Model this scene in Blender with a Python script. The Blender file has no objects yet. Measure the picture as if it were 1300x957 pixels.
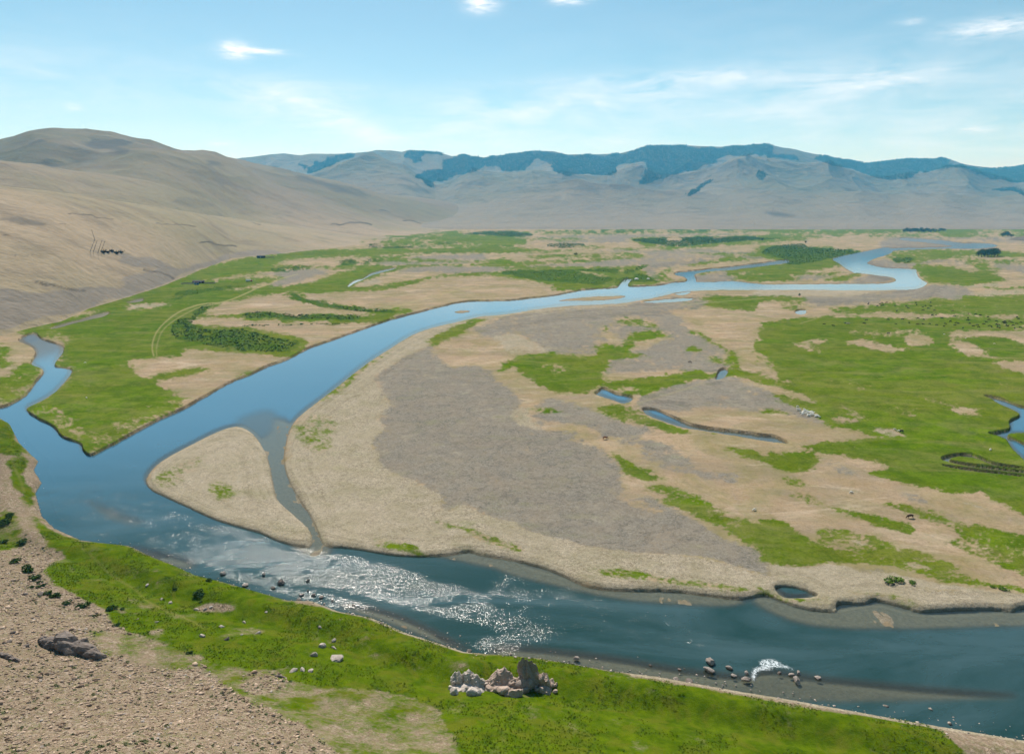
import bpy, bmesh, math, random
import numpy as np
from mathutils import Vector, Matrix

rng = np.random.default_rng(7)
random.seed(7)
S = bpy.context.scene
COL = S.collection

# ------------------------------------------------------------------ camera
PITCH = math.radians(11.2)
CP, SP = math.cos(PITCH), math.sin(PITCH)
F = 867.0
CAMH = 110.0
cam_d = bpy.data.cameras.new('camera')
cam = bpy.data.objects.new('camera', cam_d)
COL.objects.link(cam)
cam.location = (0, 0, CAMH)
cam.rotation_euler = (math.pi / 2 - PITCH, 0, 0)
cam_d.sensor_width = 36.0
cam_d.lens = 36.0 * F / 1300.0
cam_d.shift_y = -44.5 / 1300.0
cam_d.clip_start = 0.5
cam_d.clip_end = 60000
S.camera = cam

# ------------------------------------------------------------------ world, sun, exposure
SUN_EL, SUN_AZ = math.radians(45), math.radians(-15)      # azimuth from +Y towards +X
w = bpy.data.worlds.new('World'); S.world = w
w.use_nodes = True
nt = w.node_tree
for n in list(nt.nodes): nt.nodes.remove(n)
N = nt.nodes; LK = nt.links
def wm(op, a, b=None, c=None, clamp=False):
    n = N.new('ShaderNodeMath'); n.operation = op; n.use_clamp = clamp
    for i, v in enumerate((a, b, c)):
        if v is None: continue
        if isinstance(v, (int, float)): n.inputs[i].default_value = v
        else: LK.new(v, n.inputs[i])
    return n.outputs[0]
sky = N.new('ShaderNodeTexSky'); sky.sky_type = 'NISHITA'; sky.sun_disc = False
sky.sun_elevation = SUN_EL; sky.sun_rotation = SUN_AZ
sky.altitude = 1400; sky.air_density = 1.0; sky.dust_density = 0.35; sky.ozone_density = 1.3
tc = N.new('ShaderNodeTexCoord')
sep = N.new('ShaderNodeSeparateXYZ'); LK.new(tc.outputs['Generated'], sep.inputs[0])
dx, dy, dz = sep.outputs
az = wm('ARCTAN2', dx, dy)
el = wm('ARCSINE', dz)
# cirrus drawn out along the wind: noise over (azimuth, elevation) of the sky
comb = N.new('ShaderNodeCombineXYZ'); LK.new(az, comb.inputs[0]); LK.new(wm('MULTIPLY', el, 4.2), comb.inputs[1])
no1 = N.new('ShaderNodeTexNoise'); no1.inputs['Scale'].default_value = 9.0; no1.inputs['Detail'].default_value = 8
no1.inputs['Roughness'].default_value = .62; no1.inputs['Distortion'].default_value = .5
LK.new(comb.outputs[0], no1.inputs['Vector'])
no2 = N.new('ShaderNodeTexNoise'); no2.inputs['Scale'].default_value = 38.0; no2.inputs['Detail'].default_value = 7
no2.inputs['Roughness'].default_value = .65
LK.new(comb.outputs[0], no2.inputs['Vector'])
def sky_dir(u, v):
    yy = F * CP + (434 - v) * SP; zz = -F * SP + (434 - v) * CP; xx = u - 650
    return math.atan2(xx, yy), math.asin(zz / math.sqrt(xx * xx + yy * yy + zz * zz))
def blob(u, v, ru, rv, amp, rot=0.0):
    a0, e0 = sky_dir(u, v); ra, re = ru / 867.0, rv / 867.0
    A = wm('SUBTRACT', az, a0); E = wm('SUBTRACT', el, e0)
    if rot:
        E = wm('SUBTRACT', E, wm('MULTIPLY', A, rot))
    q = wm('ADD', wm('POWER', wm('DIVIDE', wm('ABSOLUTE', A), ra), 2.0), wm('POWER', wm('DIVIDE', wm('ABSOLUTE', E), re), 2.0))
    return wm('MULTIPLY', wm('EXPONENT', wm('MULTIPLY', q, -1.0)), amp)
tot = None
for b in [(1080, 108, 95, 18, 1.0, .1), (960, 92, 70, 8, .5), (800, 104, 110, 9, .8), (760, 130, 190, 16, .9, .12), (620, 130, 80, 16, .6), (900, 150, 160, 14, .4),
          (375, 118, 95, 12, .7), (425, 150, 60, 17, .95, -.3), (360, 140, 60, 18, .4), (560, 170, 200, 20, .3), (700, 180, 160, 12, .4), (1150, 175, 200, 30, .45), (200, 120, 200, 60, .14), (1000, 60, 300, 60, .12),
          (790, -150, 400, 60, .6), (-400, 60, 300, 40, .6), (1700, 90, 300, 40, .6)]:
    o = blob(*b)
    tot = o if tot is None else wm('ADD', tot, o)
cir = wm('MULTIPLY', wm('MULTIPLY', tot, wm('MULTIPLY', wm('SUBTRACT', no1.outputs['Fac'], .33, clamp=True), 2.6, clamp=True)), wm('MULTIPLY_ADD', no2.outputs['Fac'], .9, .35))
tot2 = None
for b in [(298, 64, 15, 8, 1.5), (322, 65, 26, 3, .95), (345, 66, 14, 2.5, .6), (610, 6, 17, 8, 1.5), (722, 1, 20, 4, 1.1), (1262, 35, 38, 8, .95), (1155, 28, 12, 3, .5), (1240, 164, 14, 3, .7), (92, 136, 8, 3, .7), (280, 183, 12, 3, .6)]:
    o = blob(*b); tot2 = o if tot2 is None else wm('ADD', tot2, o)
cum = wm('MULTIPLY', tot2, wm('MULTIPLY', wm('SUBTRACT', no2.outputs['Fac'], .28, clamp=True), 3.0, clamp=True))
cl = wm('ADD', wm('MULTIPLY', cir, .95), wm('MULTIPLY', cum, .9), clamp=True)
hs = N.new('ShaderNodeHueSaturation'); LK.new(sky.outputs[0], hs.inputs['Color'])
hs.inputs['Hue'].default_value = .475; hs.inputs['Saturation'].default_value = 1.04; hs.inputs['Value'].default_value = 1.0
mx = N.new('ShaderNodeMix'); mx.data_type = 'RGBA'
LK.new(cl, mx.inputs['Factor']); LK.new(hs.outputs[0], mx.inputs['A'])
mx.inputs['B'].default_value = (9.6, 10.2, 10.8, 1)
bg = N.new('ShaderNodeBackground'); bg.inputs['Strength'].default_value = 0.066
LK.new(mx.outputs['Result'], bg.inputs['Color'])
wo = N.new('ShaderNodeOutputWorld'); LK.new(bg.outputs[0], wo.inputs['Surface'])

sd = bpy.data.lights.new('sun', 'SUN'); sd.energy = 4.0; sd.angle = math.radians(.53); sd.color = (1, .955, .88)
sun = bpy.data.objects.new('sun', sd); COL.objects.link(sun)
sdir = Vector((math.sin(SUN_AZ) * math.cos(SUN_EL), math.cos(SUN_AZ) * math.cos(SUN_EL), math.sin(SUN_EL)))
sun.rotation_euler = sdir.to_track_quat('Z', 'Y').to_euler()
sun.location = (0, 0, 400)
S.view_settings.view_transform = 'Standard'; S.view_settings.look = 'None'
S.view_settings.exposure = 0.76; S.view_settings.gamma = 1.0; S.view_settings.use_curve_mapping = False
S.cycles.volume_bounces = 1
S.cycles.max_bounces = 5; S.cycles.diffuse_bounces = 2; S.cycles.glossy_bounces = 2
S.cycles.transparent_max_bounces = 8
S.cycles.sample_clamp_direct = 20.0; S.cycles.sample_clamp_indirect = 1.5
S.cycles.caustics_reflective = False; S.cycles.caustics_refractive = False

# ------------------------------------------------------------------ numeric helpers
def project(x, y, z):
    dzz = z - CAMH
    dep = y * CP - dzz * SP
    up = y * SP + dzz * CP
    dep = np.where(dep < .5, .5, dep)
    return 650 + F * x / dep, 434 - F * up / dep
def ground_pt(u, v, z=0.0):
    dy_ = F * CP + (434 - v) * SP; dz_ = -F * SP + (434 - v) * CP
    k = (z - CAMH) / dz_
    return (u - 650) * k, dy_ * k
def depth_of_row(v, z=0.0):
    return (z - CAMH) * (F * CP + (434 - v) * SP) / (-F * SP + (434 - v) * CP)

_perm = rng.permutation(4096)
_val = rng.random(4096)
def vnoise(x, y, seed=0):
    xi = np.floor(x).astype(np.int64); yi = np.floor(y).astype(np.int64)
    fx = x - xi; fy = y - yi
    fx = fx * fx * fx * (fx * (fx * 6 - 15) + 10); fy = fy * fy * fy * (fy * (fy * 6 - 15) + 10)
    def h(a, b): return _val[_perm[(_perm[(a + seed * 131) & 4095] + b) & 4095]]
    return (h(xi, yi) * (1 - fx) + h(xi + 1, yi) * fx) * (1 - fy) + (h(xi, yi + 1) * (1 - fx) + h(xi + 1, yi + 1) * fx) * fy
def fbm(x, y, octv=4, seed=0, gain=.5):
    s = 0.; a = 1.; t = 0.
    for o in range(octv):
        s = s + a * vnoise(x, y, seed + o); t += a; a *= gain
        x, y = x * 1.6 + y * 1.2 + 17.3, -x * 1.2 + y * 1.6 + 5.1
    return s / t
def ridged(x, y, octv=5, seed=0, gain=.5):
    s = 0.; a = 1.; t = 0.
    for o in range(octv):
        n = 1 - np.abs(2 * vnoise(x, y, seed + o) - 1); s = s + a * n * n; t += a; a *= gain
        x, y = x * 1.6 + y * 1.2 + 7.7, -x * 1.2 + y * 1.6 + 3.3
    return s / t
def sstep(a, b, x):
    t = np.clip((x - a) / (b - a), 0, 1); return t * t * (3 - 2 * t)
def smax(a, b, k):
    h = np.clip(.5 + .5 * (a - b) / k, 0, 1); return b * (1 - h) + a * h + k * h * (1 - h)

# land-cover map of the valley floor, rasterised from outlines (in survey units of the photograph's own grid)
RX0, RY0, RW, RH, RS = -700, 150, 2700, 900, 2      # origin, extent, cells per unit
def smooth_poly(pts, n=4):
    p = np.array(pts, float); m = len(p); out = []
    for i in range(m):
        a, b, c, d = p[(i - 1) % m], p[i], p[(i + 1) % m], p[(i + 2) % m]
        for k in range(n):
            t = k / n
            out.append(.5 * ((2 * b) + (-a + c) * t + (2 * a - 5 * b + 4 * c - d) * t * t + (-a + 3 * b - 3 * c + d) * t ** 3))
    return np.array(out)
def fill(mask, pts, val=1.0, smooth=True):
    p = smooth_poly(pts, 3) if smooth else np.array(pts, float)
    x = (p[:, 0] - RX0) * RS; y = (p[:, 1] - RY0) * RS
    x2 = np.roll(x, -1); y2 = np.roll(y, -1)
    H_, W_ = mask.shape
    for r in range(max(0, int(math.floor(y.min()))), min(H_ - 1, int(math.ceil(y.max()))) + 1):
        yc = r + .5
        c = ((y <= yc) & (y2 > yc)) | ((y2 <= yc) & (y > yc))
        if not c.any(): continue
        xs = np.sort(x[c] + (yc - y[c]) * (x2[c] - x[c]) / (y2[c] - y[c]))
        for k in range(0, len(xs) - 1, 2):
            a = max(0, int(round(xs[k]))); b = min(W_, int(round(xs[k + 1])))
            if b > a: mask[r, a:b] = val
def box_blur(a, rx, ry):
    for ax, r in ((1, rx), (0, ry)):
        if r < 1: continue
        pad = [(0, 0), (0, 0)]; pad[ax] = (r + 1, r)
        c = np.cumsum(np.pad(a, pad, mode='edge'), axis=ax, dtype=np.float64)
        n = 2 * r + 1
        if ax: a = (c[:, n:] - c[:, :-n]) / n
        else: a = (c[n:, :] - c[:-n, :]) / n
    return a.astype(np.float32)
def sample(mask, u, v):
    x = np.clip((u - RX0) * RS - .5, 0, mask.shape[1] - 1.001); y = np.clip((v - RY0) * RS - .5, 0, mask.shape[0] - 1.001)
    xi = x.astype(int); yi = y.astype(int); fx = x - xi; fy = y - yi
    return (mask[yi, xi] * (1 - fx) + mask[yi, xi + 1] * fx) * (1 - fy) + (mask[yi + 1, xi] * (1 - fx) + mask[yi + 1, xi + 1] * fx) * fy

def ragged(u, v, a=1.0, seed=300):
    """break up traced outlines: a small many-scaled wander of the boundary"""
    du = 14 * (fbm(u / 34, v / 13, 3, seed) - .5) + 7 * (fbm(u / 7, v / 3.2, 3, seed + 5) - .5)
    dv = 4.5 * (fbm(u / 34, v / 13, 3, seed + 10) - .5) + 2.6 * (fbm(u / 7, v / 3.2, 3, seed + 15) - .5)
    near = np.clip((v - 270) / 120, .25, 1.15)
    return u + du * a * near, v + dv * a * near

# ------------------------------------------------------------------ object helpers
def tag(o, label=None, cat=None, group=None, kind=None):
    if label: o['label'] = label
    if cat: o['category'] = cat
    if group: o['group'] = group
    if kind: o['kind'] = kind
    return o
def mesh_obj(name, verts, faces, mat=None, parent=None, smooth=False):
    m = bpy.data.meshes.new(name)
    m.from_pydata([tuple(v) for v in verts], [], [tuple(f) for f in faces]); m.update()
    o = bpy.data.objects.new(name, m); COL.objects.link(o)
    if mat: m.materials.append(mat)
    if parent: o.parent = parent
    if smooth: m.polygons.foreach_set('use_smooth', [True] * len(m.polygons))
    return o
def np_mesh(name, V, Fq, mat, smooth=False, k=4):
    m = bpy.data.meshes.new(name)
    m.vertices.add(len(V)); m.vertices.foreach_set('co', np.ascontiguousarray(V, np.float32).ravel())
    m.loops.add(len(Fq) * k); m.loops.foreach_set('vertex_index', np.ascontiguousarray(Fq, np.int32).ravel())
    m.polygons.add(len(Fq)); m.polygons.foreach_set('loop_start', np.arange(len(Fq), dtype=np.int32) * k)
    m.update(calc_edges=True); m.validate()
    if smooth: m.polygons.foreach_set('use_smooth', np.ones(len(m.polygons), bool))
    if mat: m.materials.append(mat)
    return m
def grid_faces(nr, nc, flip=False):
    i = np.arange(nr * nc).reshape(nr, nc)
    if flip: return np.stack([i[:-1, :-1], i[1:, :-1], i[1:, 1:], i[:-1, 1:]], -1).reshape(-1, 4)
    return np.stack([i[:-1, :-1], i[:-1, 1:], i[1:, 1:], i[1:, :-1]], -1).reshape(-1, 4)
def add_attr(m, name, arrs):
    a = m.attributes.new(name, 'FLOAT_COLOR', 'POINT')
    d = np.ones((len(m.vertices), 4), np.float32)
    for i, x in enumerate(arrs): d[:, i] = np.clip(x.ravel(), 0, 1)
    a.data.foreach_set('color', d.ravel())
def link(name, m, kind=None):
    o = bpy.data.objects.new(name, m); COL.objects.link(o)
    if kind: o['kind'] = kind
    return o
def empty(name, loc, rz=0.0):
    o = bpy.data.objects.new(name, None); COL.objects.link(o); o.location = loc; o.rotation_euler = (0, 0, rz)
    o.empty_display_size = .5
    return o
def copy_tree(o, parent=None):
    c = o.copy(); COL.objects.link(c); c.parent = parent
    for ch in list(o.children): copy_tree(ch, c)
    return c

# ------------------------------------------------------------------ material helpers
class Mat:
    def __init__(s, name):
        s.m = bpy.data.materials.new(name); s.m.use_nodes = True
        s.t = s.m.node_tree; s.n = s.t.nodes; s.l = s.t.links
        s.b = s.n['Principled BSDF']; s.out = s.n['Material Output']
    def lk(s, a, b): s.l.new(a, b)
    def inp(s, node, key, v):
        if v is None: return
        if isinstance(v, (int, float)): node.inputs[key].default_value = v
        elif isinstance(v, tuple): node.inputs[key].default_value = (v + (1.0,))[:4] if len(node.inputs[key].default_value) == 4 else v
        else: s.l.new(v, node.inputs[key])
    def math(s, op, a, b=None, c=None, clamp=False):
        n = s.n.new('ShaderNodeMath'); n.operation = op; n.use_clamp = clamp
        for i, v in enumerate((a, b, c)): s.inp(n, i, v)
        return n.outputs[0]
    def pos(s):
        return s.n.new('ShaderNodeNewGeometry').outputs['Position']
    def obj(s): return s.n.new('ShaderNodeTexCoord').outputs['Object']
    def mapping(s, v, scale):
        n = s.n.new('ShaderNodeMapping'); s.lk(v, n.inputs['Vector']); n.inputs['Scale'].default_value = scale; return n.outputs[0]
    def noise(s, scale, detail=4, rough=.55, vec=None, dist=0.0, col=False):
        n = s.n.new('ShaderNodeTexNoise'); n.inputs['Scale'].default_value = scale; n.inputs['Detail'].default_value = detail
        n.inputs['Roughness'].default_value = rough; n.inputs['Distortion'].default_value = dist
        s.lk(vec if vec is not None else s.pos(), n.inputs['Vector']); return n.outputs['Color' if col else 'Fac']
    def voro(s, scale, vec=None, out='Distance', rnd=1.0):
        n = s.n.new('ShaderNodeTexVoronoi'); n.inputs['Scale'].default_value = scale; n.inputs['Randomness'].default_value = rnd
        s.lk(vec if vec is not None else s.pos(), n.inputs['Vector']); return n.outputs[out]
    def ramp(s, fac, stops):
        n = s.n.new('ShaderNodeValToRGB'); e = n.color_ramp.elements
        while len(e) < len(stops): e.new(.5)
        for i, (p, c) in enumerate(stops):
            e[i].position = p; e[i].color = (c + (1.0,))[:4] if isinstance(c, tuple) else (c, c, c, 1)
        s.lk(fac, n.inputs[0]); return n.outputs[0]
    def mix(s, f, a, b, mode='MIX'):
        n = s.n.new('ShaderNodeMix'); n.data_type = 'RGBA'; n.blend_type = mode
        s.inp(n, 'Factor', f)
        for k, v in (('A', a), ('B', b)):
            sock = [i for i in n.inputs if i.name == k and i.type == 'RGBA'][0]
            if isinstance(v, tuple): sock.default_value = (v + (1.0,))[:4]
            else: s.lk(v, sock)
        return [o for o in n.outputs if o.type == 'RGBA'][0]
    def attr(s, name):
        n = s.n.new('ShaderNodeAttribute'); n.attribute_name = name
        sp = s.n.new('ShaderNodeSeparateColor'); s.lk(n.outputs['Color'], sp.inputs[0])
        return sp.outputs[0], sp.outputs[1], sp.outputs[2], n.outputs['Alpha']
    def edge(s, w_, n_, amt=.6, soft=.12):
        """turn a soft cover weight into a ragged edge"""
        x = s.math('ADD', w_, s.math('MULTIPLY', s.math('SUBTRACT', n_, .5), amt))
        m = s.n.new('ShaderNodeMapRange'); m.interpolation_type = 'SMOOTHSTEP'
        s.lk(x, m.inputs['Value']); m.inputs['From Min'].default_value = .5 - soft; m.inputs['From Max'].default_value = .5 + soft
        return m.outputs['Result']
    def bump(s, h, strength=.5, dist=.1, normal=None):
        n = s.n.new('ShaderNodeBump'); n.inputs['Strength'].default_value = strength; n.inputs['Distance'].default_value = dist
        s.lk(h, n.inputs['Height'])
        if normal is not None: s.lk(normal, n.inputs['Normal'])
        return n.outputs[0]
    def fin(s, color=None, rough=.9, normal=None, spec=.2):
        if color is not None: s.inp(s.b, 'Base Color', color)
        s.inp(s.b, 'Roughness', rough); s.inp(s.b, 'Specular IOR Level', spec)
        if normal is not None: s.lk(normal, s.b.inputs['Normal'])
        return s.m
# ------------------------------------------------------------------ outlines surveyed tile by tile: (tile, class, strength, points)
TILES = {'A': (0, 130, .25385), 'B': (320, 150, .25385), 'C': (640, 150, .25385), 'D': (970, 150, .25385),
         'E': (0, 360, .25385), 'F': (320, 360, .25385), 'G': (640, 360, .25385), 'H': (970, 360, .25385),
         'I': (0, 560, .32385), 'J': (320, 560, .32385), 'K': (640, 560, .32385), 'L': (970, 560, .32385), 'P': (0, 0, 1.0)}
def T(tile, pts):
    x0, y0, s = TILES[tile]; return [(x0 + s * x, y0 + s * y) for x, y in pts]
# classes: g grass, v grey gravel, c pale cobbles, s dry sandy soil, k dark willow scrub, m dark mud, t pale wheel track
COVER = [
 # far plain
 ('C','g',.55,[(-1300,560),(-600,560),(0,568),(400,560),(1300,545),(2700,540),(2700,572),(1300,575),(600,582),(100,582),(-300,590),(-600,600)]),
 ('C','k',.35,[(150,565),(700,556),(1300,552),(1300,566),(700,576),(400,578)]),
 ('B','k',.9,[(600,650),(850,635),(1000,610),(1060,580),(1200,565),(1330,570),(1400,590),(1100,600),(1050,625),(700,660)]),
 ('B','g',1,[(860,600),(1080,583),(1240,590),(1380,600),(1380,630),(1080,628),(960,622)]),
 ('C','v',.9,[(30,597),(300,588),(650,580),(1300,575),(1700,580),(1700,590),(1300,592),(700,598),(600,622),(300,620),(100,612)]),
 ('C','g',.8,[(640,602),(900,592),(1300,585),(1600,590),(1500,610),(1250,625),(1000,645),(850,655),(700,635),(650,615)]),
 ('C','k',.9,[(645,607),(900,597),(1300,592),(1500,597),(1300,608),(1000,632),(850,645),(720,625)]),
 ('C','s',.9,[(820,602),(885,600),(880,612),(815,612)]),
 ('C','g',.9,[(-20,610),(60,612),(85,622),(0,640)]),
 ('C','k',.8,[(215,632),(300,627),(400,632),(380,648),(240,650)]),
 ('C','g',.7,[(-40,655),(200,655),(480,662),(200,670),(-40,670)]),
 ('C','v',.95,[(390,650),(600,650),(850,658),(1000,660),(1300,680),(1300,700),(1150,705),(1000,725),(900,732),(500,727),(430,715),(700,690),(690,672),(500,668)]),
 ('C','s',.6,[(700,690),(840,672),(1000,680),(1080,695),(960,715),(760,718),(640,705)]),
 ('C','g',.8,[(1140,690),(1200,705),(1290,712),(1200,715),(1100,722),(1000,738),(900,742),(1050,712)]),
 ('C','v',.8,[(-20,735),(400,722),(700,725),(950,740),(820,750),(740,782),(700,765),(720,740),(400,748),(-20,752)]),
 ('C','g',.9,[(-20,722),(200,714),(400,706),(560,700),(620,685),(690,683),(690,696),(560,706),(430,716),(200,730),(-20,738)]),
 ('B','g',1,[(-20,700),(200,668),(500,655),(700,650),(1330,650),(1330,672),(900,676),(500,690),(180,705),(90,740),(-20,770)]),
 ('B','g',.9,[(60,770),(110,742),(430,738),(450,708),(520,705),(530,735),(620,700),(920,680),(700,705),(610,732),(1150,730),(1250,700),(1330,730),(1330,745),(780,742),(560,752),(250,770)]),
 ('B','v',1,[(620,733),(720,702),(900,687),(1130,680),(1160,700),(1100,724),(900,730)]),
 ('B','v',1,[(-20,790),(200,760),(400,755),(300,800),(100,850),(-20,855)]),
 ('B','g',1,[(-20,890),(-20,860),(200,840),(350,800),(450,765),(560,750),(740,745),(640,785),(500,838),(700,830),(880,795),(1000,778),(1250,770),(1330,765),(1330,785),(1100,785),(900,800),(700,850),(500,865),(250,870),(100,880)]),
 ('B','v',1,[(720,762),(900,742),(1330,742),(1330,764),(1100,773),(850,768)]),
 ('B','c',1,[(520,835),(560,815),(630,800),(625,828)]),
 ('B','k',.5,[(440,712),(520,708),(525,732),(450,735)]), ('B','k',.6,[(560,712),(640,698),(720,695),(620,720),(550,732)]),
 ('B','k',.6,[(100,752),(250,740),(300,752),(200,768),(110,768)]),
 ('B','k',.5,[(580,632),(640,626),(640,645),(580,648)]),
 ('B','g',.5,[(400,622),(540,618),(580,632),(450,632)]),
 ('B','k',1,[(170,880),(230,880),(270,900),(430,930),(600,955),(780,970),(650,985),(480,960),(300,930),(210,910)]),
 ('C','g',1,[(-20,765),(350,755),(500,748),(700,733),(720,740),(700,770),(720,790),(770,800),(760,825),(600,840),(480,845),(260,862),(250,828),(0,792)]),
 ('C','k',.95,[(-20,765),(300,755),(460,775),(540,800),(480,832),(300,820),(130,805)]),
 ('C','k',.9,[(360,755),(560,745),(600,760),(700,735),(720,742),(640,770),(570,775),(450,768)]),
 ('C','s',.9,[(360,760),(560,795),(520,798),(380,770)]), ('C','s',.8,[(560,765),(600,755),(590,775)]),
 ('C','k',.9,[(660,780),(700,782),(770,810),(740,818),(660,800)]),
 ('C','k',.8,[(560,800),(660,795),(740,815),(600,825),(560,840)]),
 ('C','v',.9,[(700,745),(800,728),(900,740),(790,760),(760,790),(800,812),(770,815),(700,780)]),
 ('C','g',.65,[(750,770),(820,745),(870,745),(850,765),(820,780),(860,800),(910,805),(780,820),(775,800)]),
 ('C','g',1,[(1110,760),(1200,745),(1300,738),(1400,742),(1400,806),(1160,806)]),
 ('C','s',.6,[(1150,775),(1280,765),(1280,785),(1160,790)]),
 ('C','v',.9,[(960,790),(1060,775),(1110,765),(1150,808),(980,815)]),
 ('C','g',.7,[(980,772),(1050,758),(1060,765),(1010,782)]),
 ('C','v',.7,[(660,915),(900,890),(1300,885),(1500,890),(1500,905),(960,900),(880,945),(640,960)]),
 ('C','g',1,[(880,955),(960,900),(1100,893),(1300,896),(1300,955)]),
 ('D','g',.6,[(-20,540),(700,538),(1500,540),(1500,560),(1100,565),(700,578),(-20,578)]),
 ('D','v',.6,[(600,585),(900,575),(1300,590),(1500,590),(1500,625),(1100,615),(900,600),(640,600)]),
 ('D','g',.8,[(-20,582),(200,588),(340,598),(200,604),(-20,600)]), ('D','g',.7,[(-20,645),(60,640),(400,650),(0,660)]),
 ('D','v',.9,[(620,600),(850,610),(1060,625),(1160,650),(1100,665),(800,660),(620,665)]),
 ('D','g',1,[(-20,660),(60,640),(300,655),(500,663),(380,735),(110,737),(80,710),(-20,690)]),
 ('D','k',1,[(60,640),(180,630),(250,650),(480,665),(340,700),(200,732),(110,733),(90,700),(0,680),(0,660)]),
 ('D','g',1,[(-20,740),(300,735),(350,745),(250,755),(150,775),(-20,775)]), ('D','g',1,[(-20,788),(150,793),(150,812),(-20,812)]),
 ('D','g',1,[(270,810),(400,790),(480,768),(490,785),(400,812)]), ('D','v',.6,[(150,790),(250,770),(330,785),(260,808),(150,808)]),
 ('D','v',1,[(490,790),(600,785),(660,805),(560,822),(330,822),(440,810)]),
 ('D','v',.9,[(520,725),(600,700),(700,720),(760,750),(770,790),(700,778),(560,775),(500,755)]),
 ('D','g',.85,[(590,690),(640,668),(760,662),(1000,658),(1330,680),(1500,690),(1500,700),(1100,690),(900,700),(700,725),(620,705)]),
 ('D','k',.7,[(650,700),(740,700),(720,725),(660,720)]),
 ('D','v',.85,[(720,730),(860,705),(1100,708),(1400,730),(1500,800),(1330,790),(1200,750),(1020,745),(850,725),(760,745)]),
 ('D','g',1,[(745,745),(850,730),(1000,760),(1100,775),(1170,790),(1200,820),(1000,832),(880,830),(800,808),(770,780)]),
 ('D','s',.8,[(900,720),(1010,730),(1060,760),(940,745)]),
 ('D','g',.6,[(980,700),(1080,705),(1170,760),(1100,775),(1030,735)]),
 ('D','v',.9,[(-20,862),(500,870),(700,858),(790,850),(830,830),(1000,840),(1060,880),(960,910),(560,890),(300,900),(-20,895)]),
 ('D','c',.9,[(-20,860),(700,858),(780,852),(600,880),(300,890),(-20,888)]),
 ('D','g',.9,[(1100,850),(1250,845),(1500,850),(1500,862),(1300,860),(1150,865)]),
 ('D','c',.8,[(980,835),(1150,830),(1330,845),(1100,848)]), ('D','c',.8,[(1040,875),(1150,860),(1330,868),(1330,885),(1100,892)]),
 ('C','g',.7,[(-900,588),(-300,596),(200,600),(500,606),(300,612),(-200,606),(-900,600)]), ('C','g',.75,[(350,640),(700,650),(900,656),(700,662),(420,655)]),
 ('C','g',.7,[(100,690),(400,682),(640,678),(500,690),(200,700)]), ('C','g',.6,[(900,672),(1150,676),(1400,684),(1150,690)]), ('C','g',.7,[(-20,750),(300,742),(700,748),(500,756),(100,762)]),
 ('B','g',.7,[(600,690),(900,708),(1300,712),(1000,720),(650,712)]), ('B','g',.7,[(700,610),(1000,628),(1330,640),(1000,645),(650,640)]), ('D','g',.7,[(300,580),(700,584),(1100,578),(1500,585),(1100,592),(500,592)]),
 ('D','g',.7,[(800,690),(1200,712),(1500,720),(1500,735),(1100,722)]), ('D','g',.6,[(150,775),(420,765),(300,783)]), ('G','g',.5,[(60,240),(200,215),(380,230),(300,250),(100,262)]), ('G','g',.5,[(800,560),(1000,540),(1180,560),(1000,575)]),
 # left meadow
 ('P','g',1,[(228,356),(244,347),(267,338),(305,328),(338,326),(345,340),(320,352),(290,358),(240,362)]),
 ('P','s',.85,[(234,357),(262,354),(330,346),(345,350),(310,360),(262,360)]),
 ('E','g',1,[(80,250),(120,215),(250,165),(380,110),(470,85),(590,65),(690,20),(800,-15),(900,-25),(1100,-10),(1240,-20),(1400,-40),(1330,60),(1330,400),(1150,480),(980,560),(640,760),(450,856),(400,790),(310,760),(130,620),(200,590),(350,450),(350,410),(270,405),(320,300),(200,265)]),
 ('E','s',1,[(630,390),(760,375),(900,370),(930,330),(1100,335),(1200,345),(1330,355),(1330,405),(1150,482),(970,566),(860,540),(760,490),(900,465),(1040,430),(1000,420),(900,430),(720,470),(690,465)]),
 ('E','s',1,[(970,180),(1060,160),(1330,180),(1330,235),(1200,215),(1140,222),(1040,205),(975,200)]),
 ('E','s',1,[(1010,155),(1060,115),(1180,80),(1330,55),(1500,50),(1500,140),(1330,145),(1150,150)]),
 ('E','c',.9,[(610,130),(700,100),(860,95),(950,98),(800,115),(720,130),(640,135)]),
 ('E','s',1,[(210,150),(220,130),(300,120),(450,135),(480,150),(300,185),(270,175)]),
 ('E','s',.8,[(470,90),(520,72),(600,85),(520,100)]),
 ('E','s',1,[(1080,35),(1200,20),(1330,-10),(1330,15),(1180,30)]),
 ('E','s',.45,[(220,230),(330,240),(330,290),(250,280)]), ('E','s',.4,[(150,610),(250,600),(400,700),(430,790),(330,750),(200,680)]),
 ('E','s',.3,[(420,770),(700,640),(900,560),(980,562),(640,762),(460,850)]),
 ('E','k',.8,[(1000,120),(1060,100),(1000,160),(960,200),(1000,215),(1100,235),(1200,225),(1330,280),(1330,345),(1200,335),(1050,310),(950,290),(860,260),(880,190),(960,170)]),
 ('E','k',.5,[(860,90),(1000,50),(1200,20),(1100,10),(900,40)]),
 ('E','g',.8,[(-50,300),(0,300),(50,350),(60,400),(0,420),(-200,420),(-200,300)]),
 ('E','g',.8,[(-200,480),(0,470),(60,440),(130,400),(200,430),(180,470),(120,550),(0,610),(-200,640)]),
 ('F','g',1,[(-20,235),(120,255),(270,288),(272,320),(180,370),(80,365),(-20,352)]),
 ('F','k',.85,[(-20,240),(100,268),(230,300),(150,340),(-20,330)]),
 ('F','g',1,[(160,50),(230,50),(280,80),(420,103),(600,122),(790,138),(660,185),(520,196),(0,182),(-20,178),(-20,142),(250,158),(430,153),(600,155),(380,112),(220,92)]),
 ('F','k',1,[(170,55),(230,55),(270,80),(420,105),(600,125),(720,138),(600,145),(380,118),(220,88)]),
 ('F','k',.9,[(-20,145),(100,145),(250,157),(430,158),(560,160),(500,180),(350,178),(-20,172)]),
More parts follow.
